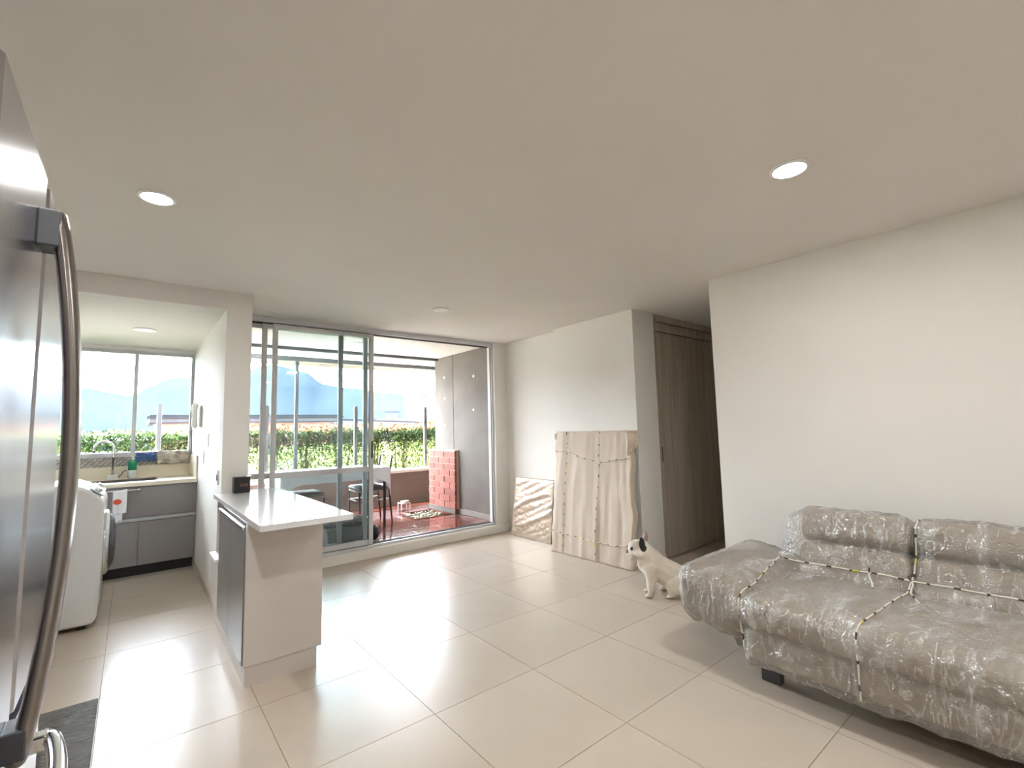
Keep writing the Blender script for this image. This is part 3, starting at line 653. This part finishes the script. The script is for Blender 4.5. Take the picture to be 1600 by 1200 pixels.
L_ = [back_of(front[0][j]) for j in range(nv+1)]; R_ = [back_of(front[nu][j]) for j in range(nv+1)]
for j in range(nv):
    bm.faces.new((front[0][j], front[0][j+1], L_[j+1], L_[j])); bm.faces.new((front[nu][j], front[nu][j+1], R_[j+1], R_[j]))
T_ = [L_[nv]] + [back_of(front[i][nv]) for i in range(1, nu)] + [R_[nv]]; Bo = [L_[0]] + [back_of(front[i][0]) for i in range(1, nu)] + [R_[0]]
for i in range(nu):
    bm.faces.new((front[i][nv], front[i+1][nv], T_[i+1], T_[i])); bm.faces.new((front[i][0], front[i+1][0], Bo[i+1], Bo[i]))
bm.faces.new(L_ + R_[::-1]) if False else None
finish('blanket', bm, M['cloth_beige'], cb, True)
B('panel', M['board_edge'], cb, (3.0, 3.0, 0, 0, 0, 0)) if False else None
bm = bmesh.new()
pv = [(face_x(3.7, 0)+0.012, 3.70, 0.004), (face_x(2.73, 0)+0.012, 2.73, 0.004), (face_x(2.73, 0)+0.058, 2.73, 0.004), (face_x(3.7, 0)+0.058, 3.70, 0.004)]
lo = [bm.verts.new(p) for p in pv]; hi = [bm.verts.new((p[0]+LEAN*1.22, p[1], 1.235)) for p in pv]
for i in range(4): bm.faces.new((lo[i], lo[(i+1) % 4], hi[(i+1) % 4], hi[i]))
bm.faces.new(lo[::-1]); bm.faces.new(hi); finish('panel', bm, M['board_edge'], cb)
# bunched blanket corners
bm = bmesh.new()
grid(bm, 10, 14, lambda u, v: Vector((3.592 - 0.014*sin(u*pi*2.2) + 0.03*u - 0.01*v, 2.765 - 0.135*u*(1-v**3)*(0.55+0.45*sin(v*pi*0.9+0.5)) - 0.025*v, 1.247 - 0.225*v - 0.02*u*(1-v))))
o = finish('corner_flap', bm, M['cloth_beige'], cb, True); sd = o.modifiers.new('t', 'SOLIDIFY'); sd.thickness = 0.006
bm = bmesh.new(); grid(bm, 8, 8, lambda u, v: Vector((3.632 - 0.01*sin(u*pi), 3.71 + 0.045*u*(1-v*0.4), 1.235 - 0.06*v - 0.02*u)))
o = finish('corner_flap', bm, M['cloth_beige'], cb, True); sd = o.modifiers.new('t', 'SOLIDIFY'); sd.thickness = 0.006
def on_face(pts):
    return [(face_x(y_, z_) - 0.013 - 0.012*max(0, noise.noise(Vector((y_*5+z_*2, z_*2.5, 7)))) - 0.008*noise.noise(Vector((y_*9, z_*1.4, 2))), y_, z_) for y_, z_ in pts]
for path in ([(3.545, 1.245), (3.53, 1.05), (3.54, 0.8), (3.55, 0.4), (3.552, 0.03)], [(3.09, 1.245), (3.10, 1.0), (3.085, 0.9), (3.115, 0.55), (3.13, 0.25), (3.12, 0.03)],
             [(3.705, 1.04), (3.53, 1.045), (3.35, 0.985), (3.095, 0.94), (2.84, 0.985), (2.73, 0.995)], [(3.71, 0.22), (3.55, 0.20), (3.35, 0.20), (3.13, 0.185), (2.9, 0.19), (2.735, 0.21)]):
    fine = []
    for (a, b), (c, d) in zip(path, path[1:]):
        for i in range(12): fine.append((a+(c-a)*i/12, b+(d-b)*i/12))
    fine.append(path[-1])
    bm = bmesh.new(); tube(bm, resample(on_face(fine)), 0.0034, 8, band=band_fn); finish('cord', bm, ROPE, cb, True)

fb = empty('wrapped_board', (3.70, 4.26, 0), 'short flat board wrapped in shiny tan plastic film, leaning in the alcove', 'board')
bm = bmesh.new()
FL = (3.755-3.665)/0.69
def ff(u, v):
    y_ = 4.605 - 0.685*u; z_ = 0.69*v
    x = 3.664 + FL*z_ + 0.012*u*(1-v)
    q = z_*1.0 - (4.6-y_)*0.42
    f = 0.010*abs(noise.noise(Vector((q*11, y_*1.2, 1)))) + 0.012*max(0, sin(q*24+1.2*noise.noise(Vector((y_*2, z_*3, 4)))))**3*(1 if 0.12 < z_ < 0.55 else 0.3)
    f += 0.004*noise.noise(Vector((y_*30, z_*30, 6)))
    e_ = min(u, 1-u, v, 1-v); f *= min(1, e_/0.06)
    return Vector((x - f, y_, z_))
fg = grid(bm, 70, 70, ff)
for row, flip in ((fg[0], 0), (fg[-1], 1)):
    bks = [bm.verts.new((v.co.x+0.045, v.co.y, v.co.z)) for v in row]
    for j in range(70): bm.faces.new((row[j], row[j+1], bks[j+1], bks[j])).material_index = flip
for jj in (0, 70):
    row = [fg[i][jj] for i in range(71)]; bks = [bm.verts.new((v.co.x+0.045, v.co.y, v.co.z)) for v in row]
    for j in range(70): bm.faces.new((row[j], row[j+1], bks[j+1], bks[j]))
finish('plastic_film', bm, [M['foil'], M['board_edge']], fb, True)
bm = bmesh.new(); pv = [(3.68, 4.598, 0.003), (3.692, 3.928, 0.003), (3.708, 3.928, 0.003), (3.698, 4.598, 0.003)]
lo = [bm.verts.new(p) for p in pv]; hi = [bm.verts.new((p[0]+FL*0.68-0.002, p[1], 0.683)) for p in pv]
for i in range(4): bm.faces.new((lo[i], lo[(i+1) % 4], hi[(i+1) % 4], hi[i]))
bm.faces.new(lo[::-1]); bm.faces.new(hi); finish('panel', bm, M['board_edge'], fb)
# ------------------------------------------------------------------ dog
dg_ = (Vector((-0.777, 0.63, 0)), Vector((0.63, 0.777, 0)))   # u: facing, v: away from viewer
DO = Vector((3.075, 2.20, 0))
def dp(u, v, z): return DO + dg_[0]*u + dg_[1]*v + Vector((0, 0, z))
bm = bmesh.new()
V = 0.085
capsule(bm, dp(-0.30, V, 0.095), 0.094, dp(-0.19, V, 0.140), 0.106)        # rump to belly
capsule(bm, dp(-0.19, V, 0.140), 0.106, dp(-0.065, V, 0.215), 0.100)       # trunk
capsule(bm, dp(-0.065, V, 0.215), 0.100, dp(-0.015, V, 0.24), 0.090)       # chest
capsule(bm, dp(-0.045, V, 0.255), 0.088, dp(0.030, V, 0.345), 0.070)       # neck
capsule(bm, dp(0.035, V, 0.352), 0.066, dp(0.070, V+0.01, 0.352), 0.066)   # skull
capsule(bm, dp(0.085, V+0.014, 0.322), 0.050, dp(0.108, V+0.02, 0.312), 0.044)   # muzzle
for s in (-0.022, 0.022): capsule(bm, dp(0.105, V+0.02+s, 0.312), 0.030, dp(0.114, V+0.022+s, 0.284), 0.024)   # jowls
capsule(bm, dp(0.08, V-0.04, 0.325), 0.028, dp(0.05, V-0.045, 0.315), 0.03)
capsule(bm, dp(0.08, V+0.04, 0.325), 0.028, dp(0.05, V+0.045, 0.315), 0.03)
for s in (-1, 1):
    vv = V + s*0.062; du = -0.0 if s < 0 else -0.028
    capsule(bm, dp(-0.005+du, vv, 0.215), 0.055, dp(-0.016+du, vv, 0.125), 0.037)
    capsule(bm, dp(-0.016+du, vv, 0.125), 0.036, dp(-0.004+du, vv, 0.045), 0.025)
    capsule(bm, dp(-0.004+du, vv, 0.045), 0.021, dp(0.0+du, vv, 0.018), 0.019)
    capsule(bm, dp(-0.004+du, vv, 0.017), 0.018, dp(0.026+du, vv, 0.014), 0.015)
    for q in (-0.011, 0.0, 0.011): capsule(bm, dp(0.02+du, vv+q, 0.013), 0.0085, dp(0.038+du, vv+q*1.2, 0.010), 0.007, 1)
    hv = V + s*0.075
    capsule(bm, dp(-0.29, hv, 0.095), 0.085, dp(-0.185, hv+s*0.01, 0.082), 0.072)   # thigh forward
    capsule(bm, dp(-0.185, hv+s*0.01, 0.075), 0.060, dp(-0.235, hv+s*0.01, 0.032), 0.030)
    capsule(bm, dp(-0.25, hv+s*0.01, 0.024), 0.022, dp(-0.135, hv+s*0.012, 0.017), 0.017)
    for q in (-0.012, 0.0, 0.012): capsule(bm, dp(-0.14, hv+s*0.012+q, 0.014), 0.010, dp(-0.115, hv+s*0.012+q, 0.011), 0.008, 1)
capsule(bm, dp(-0.375, V, 0.10), 0.018, dp(-0.40, V, 0.11), 0.009, 1)
bm = remeshed(bm, 0.0065, 6, 0.6)
for v in bm.verts: v.co.z = max(v.co.z, 0.001)
for f in bm.faces:
    c = f.calc_center_median() - DO; u = c.dot(dg_[0]); vv = c.dot(dg_[1])
    f.material_index = 0
    if u > 0.136 and 0.312 < c.z < 0.345 and abs(vv-V-0.02) < 0.024: f.material_index = 1       # nose
    if c.z < 0.012 and u > -0.16: f.material_index = 2
    if (u-0.035)**2 + (c.z-0.365)**2 < 0.024**2 and vv < V-0.02: f.material_index = 1        # black patch under the ear
# eyes
for s in (-1, 1):
    bmesh.ops.create_icosphere(bm, subdivisions=2, radius=0.011, matrix=Matrix.Translation(dp(0.116, V+0.012+s*0.042, 0.356)))
for f in bm.faces:
    c = f.calc_center_median() - dp(0.116, V+0.012-0.042, 0.356)
    c2 = f.calc_center_median() - dp(0.116, V+0.012+0.042, 0.356)
    if c.length < 0.0125 or c2.length < 0.0125: f.material_index = 1
# ears: upright, broad at the base, rounded at the tip, cupped forward
def ear(base, tip, wide, wid, mi_out, mi_in):
    base = Vector(base); tip = Vector(tip); ax = tip-base; wv = (Vector(wide) - ax*(Vector(wide).dot(ax)/ax.length_squared)).normalized(); nn = ax.normalized().cross(wv)
    fs = []
    def f1(off, sgn):
        def g_(u, v):
            w = wid*(1-v**1.8)**0.6 * (1.0 + 0.15*sin(v*pi)); a = (u-0.5)*2
            return base + ax*v + wv*(a*w) + nn*(sgn*off*(1-a*a)*(1-v*0.6) + 0.016*(1-a*a)*(1-v))
        return g_
    grid(bm, 8, 10, f1(0.006, 1), mi_out); grid(bm, 8, 10, f1(0.004, -1), mi_in)
ear(dp(0.036, V-0.048, 0.372), dp(0.052, V-0.062, 0.448), dg_[0]*0.8 - dg_[1]*0.5, 0.030, 1, 1)
ear(dp(-0.004, V+0.040, 0.395), dp(-0.022, V+0.065, 0.468), dg_[0]*0.8 + dg_[1]*0.5, 0.022, 2, 0)
bmesh.ops.remove_doubles(bm, verts=bm.verts[:], dist=0.0004)
tag(finish('dog', bm, [M['dog'], M['dog_black'], M['dog_pink']], None, True), 'white bulldog with a black ear sitting beside the sofa, looking left', 'dog')

# ------------------------------------------------------------------ sofa
sf = empty('sofa', (2.95, 0.35, 0), 'taupe fabric sofa wrapped in clear bubble plastic and tied with cord', 'sofa')
env = bmesh.new()
def cushion(name, x0, x1, y0, y1, z0, z1, r, M_=None, m='sofa', puff=0.0):
    bm = bmesh.new(); box(bm, x0, x1, y0, y1, z0, z1)
    bmesh.ops.bevel(bm, geom=bm.edges[:], offset=r, segments=4, profile=0.5, affect='EDGES')
    if M_ is not None: bm.transform(M_)
    me = bpy.data.meshes.new('t'); bm.to_mesh(me); env.from_mesh(me); bpy.data.meshes.remove(me)
    return finish(name, bm, M[m], sf, True)
YB = -0.42
cushion('base', 2.41, 3.30, YB, 1.19, 0.135, 0.292, 0.035)
cushion('seat', 2.385, 3.10, YB, 1.187, 0.286, 0.428, 0.05)
TB = Matrix.Translation((3.06, 0, 0.42)) @ Matrix.Rotation(R(17), 4, 'Y')
for k in range(3):
    ya = 1.18-0.535*(k+1)+0.006; yb = 1.18-0.535*k-0.006
    b_ = cushion('back_cushion', 0.0, 0.20, ya, yb, -0.02, 0.195, 0.055, TB)
    cushion('head_roll', -0.005, 0.20, ya, yb, 0.190, 0.385, 0.065, TB)
def arm(y0, y1, sgn):
    bm = bmesh.new(); box(bm, 2.44, 3.34, y0, y1, 0.19, 0.46)
    for v in bm.verts:
        outer = (v.co.y > (y0+y1)/2) if sgn > 0 else (v.co.y < (y0+y1)/2)
        if v.co.z > 0.3: v.co.z = 0.515 if outer else 0.455
        else: v.co.z = 0.23 if outer else 0.18
    bmesh.ops.bevel(bm, geom=bm.edges[:], offset=0.085, segments=5, profile=0.5, affect='EDGES')
    me = bpy.data.meshes.new('t'); bm.to_mesh(me); env.from_mesh(me); bpy.data.meshes.remove(me)
    finish('armrest', bm, M['sofa'], sf, True)
arm(1.195, 1.575, 1); arm(YB-0.39, YB-0.01, -1)
for x in (2.56, 3.20):
    for yy in (1.13, YB+0.06): B('leg', M['dark_plastic'], sf, (x-0.025, x+0.025, yy-0.045, yy+0.045, 0.0, 0.14), bev=0.004)
# plastic wrap: a skin stretched over the whole sofa
env2 = env.copy()
env.verts.ensure_lookup_table()
# tent filling between arm, seat and back so that the film bridges the hollows
capsule(env, Vector((3.06, 1.20, 0.44)), 0.05, Vector((3.06, -0.40, 0.44)), 0.05, 2)
capsule(env, Vector((2.46, 1.22, 0.36)), 0.07, Vector((3.10, 1.22, 0.43)), 0.06, 2)
capsule(env, Vector((3.15, 1.20, 0.48)), 0.07, Vector((3.18, 1.16, 0.68)), 0.07, 2)
wr = remeshed(env, 0.0155, 5, 0.5, disp=0.012)
bvh_wrap0 = None
def ridged(p, s): return 1-abs(noise.noise(p*s))*2
for v in wr.verts:
    p = v.co.copy(); n_ = v.normal
    q1 = Vector((p.x*3+p.z*5, p.y*14 + p.x*6, p.z*4))             # pulls running over the edge
    q2 = Vector((p.x*5-p.y*7, p.y*5+p.z*9, p.z*3-p.x*4))
    d = 0.012*max(0, ridged(q1, 1.0)-0.45) + 0.010*max(0, ridged(q2, 1.0)-0.5) + 0.003*noise.noise(p*28)
    if p.z < 0.22: d += 0.016*max(0, noise.noise(p*9))
    v.co = p + n_*(d + 0.002)
    if v.co.z < 0.17 and n_.z < -0.5: v.co.z = 0.122 + 0.02*noise.noise(p*11)
ox = []
bvh = BVHTree.FromBMesh(wr)
def wrap_mat():
    m = bpy.data.materials.new('bubble_plastic'); m.use_nodes = True; n = m.node_tree; n.nodes.clear()
    o = n.nodes.new('ShaderNodeOutputMaterial'); tr = n.nodes.new('ShaderNodeBsdfTransparent'); tr.inputs[0].default_value = (0.96, 0.96, 0.95, 1)
    gl = n.nodes.new('ShaderNodeBsdfGlossy'); gl.inputs['Roughness'].default_value = 0.14; df = n.nodes.new('ShaderNodeBsdfDiffuse'); df.inputs[0].default_value = (0.84, 0.83, 0.81, 1)
    t = n.nodes.new('ShaderNodeTexCoord'); vo = n.nodes.new('ShaderNodeTexVoronoi'); vo.inputs['Scale'].default_value = 95; n.links.new(t.outputs['Object'], vo.inputs['Vector'])
    mp = n.nodes.new('ShaderNodeMapping'); mp.inputs['Scale'].default_value = (1.0, 2.6, 1.0); mp.inputs['Rotation'].default_value = (0.5, 0.3, 0.9); n.links.new(t.outputs['Object'], mp.inputs[0])
    nz = n.nodes.new('ShaderNodeTexNoise'); nz.inputs['Scale'].default_value = 5; nz.inputs['Detail'].default_value = 5; nz.inputs['Distortion'].default_value = 1.2; n.links.new(mp.outputs[0], nz.inputs['Vector'])
    b1 = n.nodes.new('ShaderNodeBump'); b1.inputs['Strength'].default_value = 0.9; b1.inputs['Distance'].default_value = 0.006; b1.invert = True; n.links.new(vo.outputs['Distance'], b1.inputs['Height'])
    b2 = n.nodes.new('ShaderNodeBump'); b2.inputs['Strength'].default_value = 0.55; b2.inputs['Distance'].default_value = 0.02; n.links.new(nz.outputs['Fac'], b2.inputs['Height']); n.links.new(b1.outputs[0], b2.inputs['Normal'])
    n.links.new(b2.outputs[0], gl.inputs['Normal'])
    lw = n.nodes.new('ShaderNodeLayerWeight'); lw.inputs['Blend'].default_value = 0.35; n.links.new(b2.outputs[0], lw.inputs['Normal'])
    mr = n.nodes.new('ShaderNodeMapRange'); mr.inputs['To Min'].default_value = 0.20; mr.inputs['To Max'].default_value = 0.8; n.links.new(lw.outputs['Fresnel'], mr.inputs['Value'])
    m1 = n.nodes.new('ShaderNodeMixShader'); m1.inputs[0].default_value = 0.45; n.links.new(gl.outputs[0], m1.inputs[1]); n.links.new(df.outputs[0], m1.inputs[2])
    # whitish, more opaque creases of the film
    n2 = n.nodes.new('ShaderNodeTexNoise'); n2.inputs['Scale'].default_value = 4; n2.inputs['Detail'].default_value = 7; n2.inputs['Distortion'].default_value = 2.0; n.links.new(mp.outputs[0], n2.inputs['Vector'])
    rr_ = n.nodes.new('ShaderNodeValToRGB'); e = rr_.color_ramp.elements; e[0].position = 0.47; e[0].color = (0, 0, 0, 1); e[1].position = 0.50; e[1].color = (0.34, 0.34, 0.34, 1)
    e2 = rr_.color_ramp.elements.new(0.53); e2.color = (0, 0, 0, 1); n.links.new(n2.outputs['Fac'], rr_.inputs[0])
    n3 = n.nodes.new('ShaderNodeTexNoise'); n3.inputs['Scale'].default_value = 2.6; n3.inputs['Detail'].default_value = 4; n3.inputs['Distortion'].default_value = 1.0; n.links.new(mp.outputs[0], n3.inputs['Vector'])
    r3 = n.nodes.new('ShaderNodeMapRange'); r3.inputs['From Min'].default_value = 0.5; r3.inputs['From Max'].default_value = 0.75; r3.inputs['To Max'].default_value = 0.35; n.links.new(n3.outputs['Fac'], r3.inputs['Value'])
    a0 = n.nodes.new('ShaderNodeMath'); a0.operation = 'ADD'; n.links.new(mr.outputs[0], a0.inputs[0]); n.links.new(r3.outputs[0], a0.inputs[1])
    mr = a0
    ad = n.nodes.new('ShaderNodeMath'); ad.operation = 'ADD'; ad.use_clamp = True; n.links.new(mr.outputs[0], ad.inputs[0]); n.links.new(rr_.outputs[0], ad.inputs[1])
    mx = n.nodes.new('ShaderNodeMixShader'); n.links.new(ad.outputs[0], mx.inputs[0]); n.links.new(tr.outputs[0], mx.inputs[1]); n.links.new(m1.outputs[0], mx.inputs[2])
    n.links.new(mx.outputs[0], o.inputs[0]); return m
M['wrap'] = wrap_mat()
finish('plastic_wrap', wr, M['wrap'], sf, True)
env2.free()
def rope_down(pts_xy_or, direction, name='cord'):
    out = []
    for p in resample(pts_xy_or, 0.012):
        h_ = bvh.ray_cast(p, direction)
        if h_[0] is not None: out.append(h_[0] - Vector(direction)*0.004)
    if len(out) > 2:
        # light smoothing keeps the cord taut
        for _ in range(6): out = [out[0]] + [(out[i-1]+out[i]*2+out[i+1])/4 for i in range(1, len(out)-1)] + [out[-1]]
        bm = bmesh.new(); tube(bm, resample(out, 0.011), 0.0038, 8, band=band_fn); finish(name, bm, ROPE, sf, True)
dn = Vector((0.55, 0, -0.83)).normalized()
back_line = [(2.2, 1.19, 1.53), (2.2, 0.9, 1.50), (2.2, 0.3, 1.49), (2.2, -0.3, 1.49)]
rope_down([(3.02-0.66, 1.22, 0.50+0.99), (3.02-0.66, 0.80, 0.52+0.99), (3.02-0.66, 0.3, 0.52+0.99), (3.02-0.66, -0.4, 0.52+0.99)], dn)
rope_down([(3.30-0.66, 0.615, 0.80+0.99), (3.06-0.66, 0.64, 0.44+0.99), (2.40-0.66, 0.70, 0.42+0.99), (2.2-0.66, 0.715, 0.22+0.99)], dn)
rope_down([(3.08-0.66, 1.25, 0.46+0.99), (2.60-0.66, 1.20, 0.44+0.99), (2.45-0.66, 1.20, 0.34+0.99), (2.2-0.66, 1.20, 0.12+0.99)], dn)
# loose tails of cord
for pts in ([(3.0, 0.80, 0.535), (2.985, 0.80, 0.50), (2.97, 0.785, 0.465), (2.93, 0.775, 0.448)], [(2.985, 0.64, 0.53), (2.97, 0.62, 0.50), (2.955, 0.63, 0.46), (2.90, 0.60, 0.445), (2.86, 0.58, 0.445)]):
    bm = bmesh.new(); tube(bm, resample(pts, 0.011), 0.004, 8, band=band_fn); finish('cord_tail', bm, ROPE, sf, True)

# ------------------------------------------------------------------ outside
bm = bmesh.new(); grid(bm, 30, 12, lambda u, v: Vector((-8+26*u, 9.6+4.5*v, 0.02+0.95*v**0.8+0.06*noise.noise(Vector((u*20, v*5, 0))))))
M['lawn'] = mat('lawn_grass', (62, 70, 34), 0.9, alt=(74, 76, 48), vscale=1.6, bump=0.5, bscale=30, spec=0.0)
tag(finish('ground_3', bm, M['lawn'], None, True), 'sunlit grassy bank rising behind the hedge', kind='structure')
struct('ground_1', 'pale paved terrace and lane outside beyond the parapet', M['ground'], (-30, 40, 7.50, 60, -0.3, 0.0))
def hedge_plant(x, y, seed, red, lab):
    rnd = random.Random(seed)
    e = empty('hedge_shrub', (x, y, 0), lab, 'shrub', 'clipped shrubs of the hedge beyond the balcony')
    bm = bmesh.new()
    for k in range(rnd.randint(4, 6)):
        a = rnd.uniform(0, 6.28); bx = x+0.08*cos(a); by = y+0.08*sin(a); p = Vector((bx, by, 0)); pts = [p]
        dx = rnd.uniform(-0.13, 0.13); dy = rnd.uniform(-0.12, 0.12)
        for q in range(1, 6): pts.append(Vector((bx+dx*(q/5)**1.3+rnd.uniform(-.015, .015), by+dy*q/5, 0.24*q)))
        tube(bm, pts, 0.012, 6, rr=[0.015-0.0018*q for q in range(6)])
        for b_ in range(4):
            s = pts[rnd.randint(2, 4)]; d = Vector((rnd.uniform(-.1, .1), rnd.uniform(-.12, .12), rnd.uniform(.12, .3)))
            tube(bm, [s, s+d*0.5+Vector((0, 0, -.01)), s+d], 0.005, 5, rr=[0.007, 0.005, 0.003])
    finish('stem', bm, M['bark'], e, True)
    def leaves(n, zfn, m, name, sc=1.0):
        vs = []; fs = []
        for _ in range(n):
            z_ = zfn(); wx = 0.279; wy = 0.26
            c = Vector((x+rnd.uniform(-wx, wx), y+rnd.uniform(-wy, wy), z_)); d = Vector((rnd.uniform(-1, 1), rnd.uniform(-1, 1), rnd.uniform(-.5, .9))).normalized(); u, w = basis(d)
            l = rnd.uniform(0.02, 0.034)*sc; wd = l*0.45; i = len(vs)
            vs += [c - d*l, c + u*wd + w*wd*0.25, c + d*l, c - u*wd + w*wd*0.25]; fs += [(i, i+1, i+2), (i, i+2, i+3)]
        me = bpy.data.meshes.new(name); me.from_pydata(vs, [], fs); me.materials.append(m)
        o = bpy.data.objects.new(name, me); COL.objects.link(o); o.parent = e; o.matrix_parent_inverse = Matrix.Translation(-e.location); o['kind'] = 'stuff'
    top = 1.33+0.03*rnd.random()
    leaves(2300, lambda: top - abs(rnd.gauss(0, 0.16)), M['leaf_green'], 'foliage')
    leaves(2100, lambda: rnd.uniform(0.40, 1.22), M['leaf_lime'], 'foliage')
    if red: leaves(420, lambda: top + rnd.uniform(-0.05, 0.09), M['leaf_red'], 'new_growth')
    else: leaves(260, lambda: top + rnd.uniform(-0.04, 0.05), M['leaf_lime'], 'new_growth')
ORD = ['first', 'second', 'third', 'fourth', 'fifth', 'sixth', 'seventh', 'eighth', 'ninth', 'tenth']
for i in range(14):
    x = -1.70 + 0.56*i
    hedge_plant(x, 8.15 + 0.06*sin(i*2.3), 100+i, x > 1.0, ('orange tipped hedge shrub beyond the balcony parapet, %s of nine from the left' if x > 1.0 else 'green hedge shrub outside the kitchen window, %s of five from the left') % ORD[i-5 if i > 4 else i])

nb = empty('neighbour_building', (3, 17, 0), 'low neighbouring building with a long grey roof edge behind the hedge', 'building')
B('wall', M['pinkwall'], nb, (0.55, 5.2, 16.15, 19.0, 0.0, 1.66))
B('fascia', M['fascia'], nb, (0.36, 5.5, 16.0, 16.12, 1.66, 1.84), (0.36, 0.48, 16.12, 19.2, 1.66, 1.84), bev=0.01)
B('gutter', M['roof'], nb, (0.30, 5.55, 15.93, 16.02, 1.80, 1.86), (0.34, 5.5, 15.98, 16.0, 1.66, 1.69))
B('roof', M['roof'], nb, (0.36, 5.5, 16.0, 19.2, 1.86, 1.90), bev=0.01)
nb2 = empty('long_shed', (12, 24, 0), 'long low pink walled shed with a grey roof, farther along behind the hedge', 'building')
MR = Matrix.Translation((6.2, 18.6, 0)) @ Matrix.Rotation(math.atan2(13.0, 13.5), 4, 'Z')
def Bm(name, m, par, *bs):
    bm = bmesh.new()
    for b in bs: box(bm, *b, M=MR)
    finish(name, bm, m, par)
Bm('wall', M['fascia'], nb2, (0, 22, 0.3, 4.0, 0, 1.5)); Bm('fascia', M['fascia'], nb2, (-0.2, 22.3, 0, 0.2, 1.5, 1.76)); Bm('roof', M['roof'], nb2, (-0.2, 22.3, 0, 4.3, 1.76, 1.84))
def azp(az, r): return (r*sin(R(az)), r*cos(R(az)))
def tower(az, w, h0, dist, m, label, floors, name='apartment_block', zbase=-6, wm2=None, cap=None):
    x, y_ = azp(az, dist); e = empty(name, (x, y_, zbase), label, 'building'); MM = Matrix.Translation((x, y_, 0)) @ Matrix.Rotation(-R(az), 4, 'Z')
    bm = bmesh.new(); box(bm, -w/2, w/2, 0, w*0.7, zbase, h0, M=MM); finish('wall', bm, m, e)
    bm = bmesh.new(); box(bm, -w/2-0.3, w/2+0.3, -0.3, w*0.7+0.3, h0, h0+0.5, M=MM)
    if cap: box(bm, -w*0.2, w*0.25, 1, w*0.4, h0+0.5, h0+0.5+cap, M=MM)
    finish('roof', bm, M['bld_grey'] if m is not M['bld_pink'] else M['bld_pink'], e)
    for f in range(floors):
        zz = h0 - 1.2 - f*3.0
        if zz < 0: break
        nw = max(2, int(w/4.5))
        for k in range(nw):
            bm = bmesh.new(); xx = -w/2 + w*(k+0.5)/nw; box(bm, xx-w/nw*0.36, xx+w/nw*0.36, -0.15, 0.1, zz-1.4, zz, M=MM); finish('window', bm, M['bld_glass'], e)
tower(27.0, 6.5, 15.3, 170, M['bld_pink'], 'tall pale pink tower in the distance beside the concrete wall', 0)
tower(29.3, 9.5, 14.2, 176, M['bld_white'], 'white banded apartment block right of the pink tower', 7)
tower(24.6, 5.0, 8.9, 190, M['bld_grey'], 'small grey distant block left of the pink tower', 2)
tower(22.4, 4.5, 6.6, 200, M['bld_grey'], 'smallest grey distant block farther left on the skyline', 1)
tower(20.0, 9.0, 5.0, 210, M['bld_white'], 'low white distant block seen beyond the door stile', 1)
tower(25.6, 14.0, 4.6, 150, M['bld_pink'], 'low wide pale rooftop in front of the distant towers', 1)
# mountains
prof = [(-60, .07), (-30, .085), (-12, .095), (-6, .086), (-3.6, .080), (-1.8, .074), (-0.4, .068), (0.3, .073), (1.2, .086), (2.7, .099), (3.5, .102), (4.5, .101), (8, .115), (12, .132), (14.8, .121), (17.3, .095), (19.7, .089), (24, .078), (29, .070), (40, .06), (70, .07)]
def elev(az):
    for (a, ea), (b, eb) in zip(prof, prof[1:]):
        if a <= az <= b: t = (az-a)/(b-a); t = t*t*(3-2*t); return ea+(eb-ea)*t
    return .06
bm = bmesh.new()
def mf(u, v):
    az = -60+130*u; r = 1350 - 520*(1-v); hgt = 1.3 + elev(az)*1350*v**0.8
    hgt += (1-v)*v*60*noise.noise(Vector((az*0.25, v*3, 1))) + (3.0*noise.noise(Vector((az*1.7, 0, 2))) if v > 0.9 else 0)
    x, y_ = azp(az, r); return Vector((x, y_, hgt))
grid(bm, 260, 24, mf)
tag(finish('mountain_range', bm, M['mount'], None, True), 'hazy blue mountain range on the horizon', kind='structure')
struct('ground_2', 'distant valley floor below the mountains', M['mount'], (-1500, 1500, 60, 1500, -8, -6))
# haze
hb = bmesh.new(); box(hb, -1300, 1400, 62, 1290, -7, 260)
hm = bpy.data.materials.new('valley_haze'); hm.use_nodes = True; n = hm.node_tree; n.nodes.clear(); o = n.nodes.new('ShaderNodeOutputMaterial'); vs_ = n.nodes.new('ShaderNodeVolumeScatter')
vs_.inputs['Color'].default_value = (0.86, 0.93, 1.0, 1); vs_.inputs['Density'].default_value = 0.000007; n.links.new(vs_.outputs[0], o.inputs['Volume'])
tag(finish('haze', hb, hm, None), 'thin bluish haze filling the valley before the mountains', 'haze', kind='stuff')
